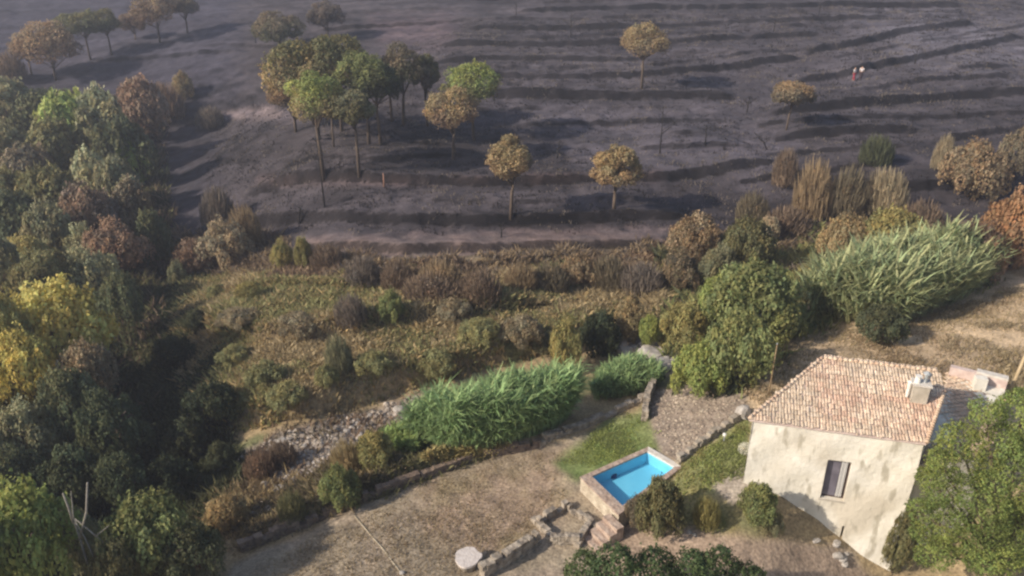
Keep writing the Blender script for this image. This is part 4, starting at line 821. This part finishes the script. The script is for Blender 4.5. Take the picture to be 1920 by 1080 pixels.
# roof: slab and tiles
m = MB(); cen = sum(RP) / n; ov = [cen + (p - cen) * 1.035 for p in RP]; m.prism([L2(p[:2]) for p in ov], [p[2] - .03 for p in ov], [p[2] + .05 for p in ov]); m.build('roof', M['pink'], house)
def tiles(poly3, u, nrm2, lift, seed, origin, cols, tw=.125, tl=.28, eave_over=.12):
    """half-round clay tiles laid in rows on the plane; poly3 corners, u along the eave, nrm2 up the slope (2-D)"""
    rng = np.random.default_rng(seed); p0 = poly3[0]; loc = np.array([((p - p0)[:2] @ u, (p - p0)[:2] @ nrm2) for p in poly3]); lo, hi = loc.min(0), loc.max(0); Vs, Fs, Cs = [], [], []; nv = 0
    c2 = loc.mean(0); loc = c2 + (loc - c2) * 1.05; pal = np.array(cols)
    for r in range(int((hi[1] - lo[1] + .3) / tl) + 2):
        for c in range(int((hi[0] - lo[0]) / tw) + 4):
            s = lo[0] - .3 + c * tw + rng.normal() * .012; t = lo[1] - eave_over + r * tl + rng.normal() * .02
            if in_poly(np.array([s]), np.array([t + tl * .5]), loc)[0] < -.02: continue
            f = fbm(np.array([s * .6 + 3]), np.array([t * 1.1]), seed)[0] * 2.6 - .8 + rng.normal() * .13; ci = int(np.clip(f * len(pal), 0, len(pal) - 1)); col = pal[ci] * rng.uniform(.86, 1.12)
            tilt = rng.normal() * .01; rows = []
            for tt, hh, rr in ((t, .045, 1.0), (t + tl * 1.12, .012, .86)):
                for k in range(5):
                    an = math.pi * k / 4; ss = s - math.cos(an) * tw * .5 * rr + rng.normal() * .002; hz = hh + math.sin(an) * .026 * rr + tilt
                    q = p0[:2] + u * ss + nrm2 * tt; rows.append((q[0] - origin[0], q[1] - origin[1], p0[2] + SL * tt + hz + lift))
            Vs += rows; Cs += [col] * 10; Fs += [(nv + k, nv + k + 1, nv + 6 + k, nv + 5 + k) for k in range(4)]; nv += 10
    return npmesh('roof_tiles', Vs, Fs, M['tint'], np.array(Cs), True)
PALR = [(.62,.42,.31),(.66,.47,.35),(.70,.53,.39),(.67,.49,.36),(.72,.56,.42),(.69,.53,.39),(.73,.59,.45),(.64,.51,.38)]
ob('roof_tiles', tiles(RP, eu, en, .06, 5, ho, PALR), house)
m = MB()
for a, b in ((4, 0), (1, 2), (3, 4)):
    m = MB(); n_ = 22; pts = [ov[a] * (1 - k / n_) + ov[b] * (k / n_) + np.array([0, 0, .1]) for k in range(n_ + 1)]
    for k in range(n_): m.tube([(*L2(pts[k][:2]), pts[k][2] + .02), (*L2(pts[k + 1][:2]), pts[k + 1][2])], [.085, .07], 7)
    m.build('verge_tiles', M['verge'], house, True)
# chimney
cb = roofpt(1719, 752); ch = root('chimney', (cb[0] - ho[0], cb[1] - ho[1], cb[2])); ch.parent = house; ra = math.atan2(eu[1], eu[0])
m = MB(); m.box((0, 0, .3), (.62, .5, 1.1), ra); m.build('chimney_stack', M['concrete'], ch)
m = MB(); m.box((0, 0, .89), (.74, .6, .07), ra); m.build('chimney_cap', M['rim'], ch)
m = MB(); m.tube([(-.18, 0, .92), (-.18, 0, 1.2), (-.18, 0, 1.24)], [.12, .11, .14], 10); m.tube([(-.45, .05, .2), (-.45, .05, .9)], [.06, .06], 8); m.tube([(-.45, .05, .9), (-.45, .05, .97)], [.11, .04], 8); m.build('chimney_pot', M['white'], ch)
m = MB(); m.tube([(.14, 0, .92), (.14, 0, 1.35)], [.07, .07], 8); m.tube([(.14, 0, 1.35), (.14, 0, 1.45)], [.16, .04], 10); m.tube([(.3, .1, .9), (.42, .15, 1.25)], [.03, .03], 6); m.build('cowl', M['metal'], ch)
# annex behind on the right: lower tiled lean-to with a parapet
ZA = 3.1; an = root('annex', (float(FR[0]), float(FR[1]), 0)); tag(an, 'low tiled annex with a pink parapet joined to the right of the farmhouse', 'outbuilding'); ao = FR
def A2(p): return (float(p[0] - ao[0]), float(p[1] - ao[1]))
AP = [P(*p) for p in ((1752,790,ZA),(1850,830,ZA),(1885,730,ZA+.3),(1778,703,ZA+.3))]; acen = sum(p[:2] for p in AP) / 4
RR = np.array([*(RP[2][:2] + np.array([.04, 0])), ZA + .2]); RF = np.array([*(FR + eu * .06 + en * .5), ZA]); poly = [RF, np.array([*P(1850,850,ZA)[:2], ZA]), AP[2], AP[3], RR]
m = MB(); m.prism([A2(p) for p in poly], -3, [p[2] - .02 for p in poly]); m.build('wall', M['plaster'], an)
PALA = [(.52,.36,.25),(.60,.44,.32),(.66,.50,.36),(.58,.42,.30)]
sl0 = SL; SL = .05; ob('roof_tiles', tiles(poly, unit(poly[1][:2] - poly[0][:2]), np.array([-unit(poly[1][:2] - poly[0][:2])[1], unit(poly[1][:2] - poly[0][:2])[0]]), .0, 8, ao, PALA), an); SL = sl0
m = MB(); a, b = AP[3][:2], AP[2][:2]; d = unit(b - a); q = np.array([-d[1], d[0]]); m.prism([A2(a), A2(b), A2(b + q * .28), A2(a + q * .28)], -2, ZA + .75); m.build('parapet', M['pink'], an)
m = MB(); m.prism([A2(a + d * 1.1 - q * .03), A2(b - q * .03), A2(b + q * .32), A2(a + d * 1.1 + q * .32)], ZA + .752, ZA + .86); m.build('parapet_coping', M['rim'], an)
m = MB(); mid = AP[3][:2] * .45 + AP[2][:2] * .55 - q * .5; m.box((*A2(mid), ZA + .5), (.5, .4, .75), ra); m.build('chimney_stack', M['plaster'], an)

# ---------------------------------------------------------------- poles, rope, table, small things
def pole(px, base, top, rad, mat, label, lean=0, cross=False):
    b = G(px, base); z = ztop(b, top); h = z - b[2]; r = root('pole', tuple(b)); tag(r, label, 'pole'); m = MB(); m.tube([(0, 0, -.4), (lean * h * .5, 0, h * .5), (lean * h, 0, h)], [rad * 1.2, rad, rad * .8], 8); m.build('shaft', M[mat], r, True)
    m = MB(); m.tube([(lean * h, 0, h - .02), (lean * h, 0, h + .06)], [rad * 1.1, rad * .5], 8); m.build('cap', M['metal'], r, True)
pole(1441, 742, 645, .035, 'wood', 'thin dark pole standing in dry grass left of the farmhouse roof')
pole(1886, 752, 655, .085, 'palewood', 'pale wooden pole behind the annex at the right frame edge', .09)
g = G(720, 350); r = root('stake', tuple(g)); tag(r, 'thin reddish stake in the ash below the pine group', 'stake'); h = ztop(g, 325) - g[2]; m = MB(); m.tube([(0, 0, -.1), (.03, 0, h * .6), (0, 0, h)], [.07, .06, .04], 7); m.build('shaft', M['stake'], r, True);
m = MB(); pts = [G(665, 968), G(690, 998), G(718, 1030), G(742, 1062), G(760, 1085)]; m.tube([(p[0], p[1], p[2] + .02) for p in pts], .024, 6); tag(m.build('hose', M['rope'], None, True), 'pale hose lying straight across the dry yard from the wall', 'hose')
g = G(754, 1076); o = ob('stone', ROCKS[3], None, (g[0], g[1], g[2] + .05), (.28, .22, .18)); tag(o, 'small white stone beside the end of the pale hose', 'stone')
g = G(878, 1062); tb = root('stone_table', tuple(g)); tag(tb, 'round pale stone table in the dry yard', 'table')
m = MB(); k = 22; rg = random.Random(2); rr = [.54 * rg.uniform(.88, 1.06) for _ in range(k)]; pl = [(q * math.cos(6.283 * i / k), q * math.sin(6.283 * i / k)) for i, q in enumerate(rr)]; m.prism(pl, .42, .52); m.build('table_top', M['tablestone'], tb)
m = MB(); m.tube([(0, 0, -.1), (0, 0, .3), (0, 0, .418)], [.36, .3, .34], 14); m.build('pedestal', M['stone'], tb, True)
# white flowering plants by the house corner
for px_, py_, l in ((1396, 850, 'small white flowering plant at the left corner of the farmhouse'), (1357, 828, 'small pale garden lamp post on the lawn')):
    g = G(px_, py_)
    if 'lamp' in l:
        r = root('garden_lamp', tuple(g)); tag(r, l, 'lamp'); m = MB(); m.tube([(0, 0, -.05), (0, 0, .3)], [.03, .03], 6); m.build('post', M['metal'], r); m = MB(); m.tube([(0, 0, .3), (0, 0, .34), (0, 0, .44), (0, 0, .47)], [.05, .09, .09, .03], 8); m.build('lamp_head', M['white'], r, True)
    else:
        r = root('white_flowers', tuple(g)); tag(r, l, 'flowers'); o = ob('foliage', BUSH[1], r, (0, 0, 0), (.28, .28, .4)); o.color = (.10, .14, .05, 1); o = ob('blossoms', BRUSH[2], r, (0, 0, .06), (.3, .3, .45)); o.color = (.8, .78, .66, 1)
# red flowers on the shrub by the pool
g = G(1232, 990); r = root('red_flowers', (g[0], g[1], g[2] + .2)); tag(r, 'dark red blossoms at the foot of the grey green shrub by the pool', 'flowers'); o = ob('blossoms', BUSH[3], r, (0, -.1, 0), (.38, .3, .55)); o.color = (.30, .05, .05, 1); ob('stems', STEM[1], r, (0, 0, 0), (.3, .3, .5))
# bare grey branches, bottom left
g = G(190, 1130); r = root('dead_tree', tuple(g)); tag(r, 'bare forked grey dead tree at the bottom left', 'dead tree'); s = mpp(g)
def at_z(px, py, yref=float(g[1])): d = ray(px, py); t = yref / d[1]; p = np.array([0, 0, CAM_H]) + t * d - g; return tuple(p)
b1 = [at_z(172, 1150), at_z(165, 1060), at_z(150, 1010), at_z(138, 975), at_z(133, 920)]; m = MB(); m.tube(b1, [.06, .05, .04, .03, .01], 7); m.build('trunk', M['greybark'], r, True); m = MB()
for pl in ([at_z(205, 1150), at_z(188, 1070), at_z(160, 1010), at_z(140, 975)], [at_z(270, 1120), at_z(230, 1050), at_z(180, 1005), at_z(140, 972)], [at_z(138, 980), at_z(128, 950), at_z(118, 925)], [at_z(150, 1010), at_z(162, 960), at_z(164, 905)], [at_z(215, 1120), at_z(218, 1070), at_z(226, 1035)], [at_z(180, 1005), at_z(205, 985)]):
    m.tube(pl, [.05, .04, .03, .02][:len(pl)] if len(pl) > 2 else [.03, .01], 6)
m.build('branches', M['greybark'], r, True)

# ---------------------------------------------------------------- large near trees
def bigtree(cx, base, cpx, rows, nleaf, leaf, color, label, seed, name='tree', cat='tree', trunk=.16):
    """rows: lobes (px, py, radius m, depth offset m) placed round the tree's own axis"""
    b = G(cx, base); L = []
    for px_, py_, rad, dy in rows:
        yr = b[1] + dy; d = ray(px_, py_); t = yr / d[1]; p = np.array([0, 0, CAM_H]) + t * d - b; L.append((p[0], p[1], p[2], rad))
    r = root(name, tuple(b)); tag(r, label, cat); c = np.array(COLS[color] if isinstance(color, str) else color)
    sub = []; rg = np.random.default_rng(seed)
    for x_, y_, z_, q in L:
        sub.append((x_, y_, z_, q * .8))
        for _ in range(9):
            d = rg.normal(size=3); d /= np.linalg.norm(d); sub.append((x_ + d[0] * q * .62, y_ + d[1] * q * .62, z_ + d[2] * q * .55, q * rg.uniform(.28, .45)))
    o = ob('crown', mk('crown', crown(seed, sub, nleaf, leaf, None, 1, .1, rag=.2)), r); o.color = (*c, 1)
    m = MB(); zc = np.mean([l[2] for l in L]); m.tube([(0, 0, -.5), (.1, 0, zc * .4), (0, 0, zc * .8)], [trunk * 1.3, trunk, trunk * .7], 9)
    for l in L: m.tube([(0, 0, zc * .35), (l[0] * .5, l[1] * .5, (zc * .35 + l[2]) / 2), l[:3]], [trunk * .6, trunk * .4, trunk * .2], 6)
    m.build('trunk', M['bark'], r, True)
bigtree(1850, 1130, 0, [(1800,830,1.0,1.2),(1860,850,1.3,.6),(1915,780,1.1,1.4),(1770,910,1.0,0),(1760,980,.9,-.3),(1830,950,1.5,-.6),(1900,900,1.6,0),(1940,1000,1.6,-.8),(1860,1030,1.3,-1.2),(1975,850,1.5,.6),(1725,960,.6,-.1),(1755,1040,.8,-.3),(1765,870,.7,.4),(1745,900,.6,.2),(1722,1000,.4,0),(1790,1000,1.0,-.5),(1850,775,.7,1.0)], 95000, .08, (.215,.26,.075), 'big bright green leafy tree filling the lower right corner', 11)
bigtree(1240, 1200, 0, [(1095,1068,.8,.4),(1150,1062,.9,0),(1225,1078,1.0,0),(1290,1072,.95,.3),(1350,1066,.85,.2),(1400,1085,.7,0),(1190,1110,1.3,-.4),(1300,1115,1.4,-.5)], 38000, .10, (.085,.125,.05), 'dark green leafy tree rising into the bottom edge below the pool', 12)

# ---------------------------------------------------------------- two people on the far terrace
def person(px, base, top_mat, leg_mat, label, face, seed, stride=.18):
    g = G(px, base); r = root('person', tuple(g), face); tag(r, label, 'person', 'people walking on the burnt terrace')
    def skin(name, verts, edges, radii, mat, parent):
        me = bpy.data.meshes.new(name); me.from_pydata(verts, edges, []); me.update(); o = ob(name, me, parent); md = o.modifiers.new('Skin', 'SKIN'); me.skin_vertices[0].data[0].use_root = True
        for v, q in zip(me.skin_vertices[0].data, radii): v.radius = q
        o.modifiers.new('Sub', 'SUBSURF').levels = 1; o.modifiers['Sub'].render_levels = 1; me.materials.append(mat); return o
    V = [(0,0,.95),(0,0,1.2),(0,0,1.42),(0,0,1.53),(0,.02,1.66),(.19,0,1.40),(.25,.03,1.14),(.24,.13,.90),(-.19,0,1.40),(-.25,-.03,1.14),(-.24,.05,.88),(.1,0,.9),(.11,stride*.6,.5),(.11,stride,.08),(.11,stride+.15,.03),(-.1,0,.9),(-.11,-stride*.4,.5),(-.11,-stride,.08),(-.11,-stride+.15,.03)]
    E = [(0,1),(1,2),(2,3),(3,4),(2,5),(5,6),(6,7),(2,8),(8,9),(9,10),(0,11),(11,12),(12,13),(13,14),(0,15),(15,16),(16,17),(17,18)]
    Rr = [(.14,.10),(.13,.10),(.15,.10),(.055,.055),(.10,.12),(.06,.06),(.045,.045),(.035,.04),(.06,.06),(.045,.045),(.035,.04),(.09,.09),(.065,.065),(.045,.045),(.045,.04),(.09,.09),(.065,.065),(.045,.045),(.045,.04)]
    skin('body', V, E, Rr, M['skin'], r)
    skin('shirt', [V[0], V[1], V[2], V[5], V[6], V[8], V[9]], [(0,1),(1,2),(2,3),(3,4),(2,5),(5,6)], [(.17,.13),(.16,.13),(.17,.125),(.085,.085),(.065,.065),(.085,.085),(.065,.065)], M[top_mat], r)
    skin('trousers', [V[0], V[11], V[12], V[13], V[15], V[16], V[17]], [(0,1),(1,2),(2,3),(0,4),(4,5),(5,6)], [(.165,.125),(.115,.115),(.09,.09),(.07,.07),(.115,.115),(.09,.09),(.07,.07)], M[leg_mat], r)
    skin('hair', [(0,-.03,1.68),(0,-.01,1.76)], [(0,1)], [(.115,.12),(.08,.09)], M['hair'], r)
person(1600, 151, 'cloth', 'red', 'person in a pale top and red trousers, left one on the burnt terrace', .6, 1)
person(1613, 149, 'cloth', 'darkcloth', 'person in a pale top and dark trousers, right one on the burnt terrace', -.4, 2)

# ---------------------------------------------------------------- haze
HAZE = True
if HAZE:
    m, t, b = node_mat('haze_air'); t.nodes.remove(b); v = t.nodes.new('ShaderNodeVolumePrincipled'); v.inputs['Color'].default_value = (.80, .84, 1, 1); v.inputs['Density'].default_value = .0011; v.inputs['Anisotropy'].default_value = .3
    t.links.new(v.outputs[0], t.nodes['Material Output'].inputs['Volume']); zl = float(Z.min()) - 1; zh = float(max(Z.max(), CAM_H)) + 3; mb = MB(); mb.box((0, 325, (zl + zh) / 2), (1500, 700, zh - zl)); tag(mb.build('haze', m), kind='stuff')
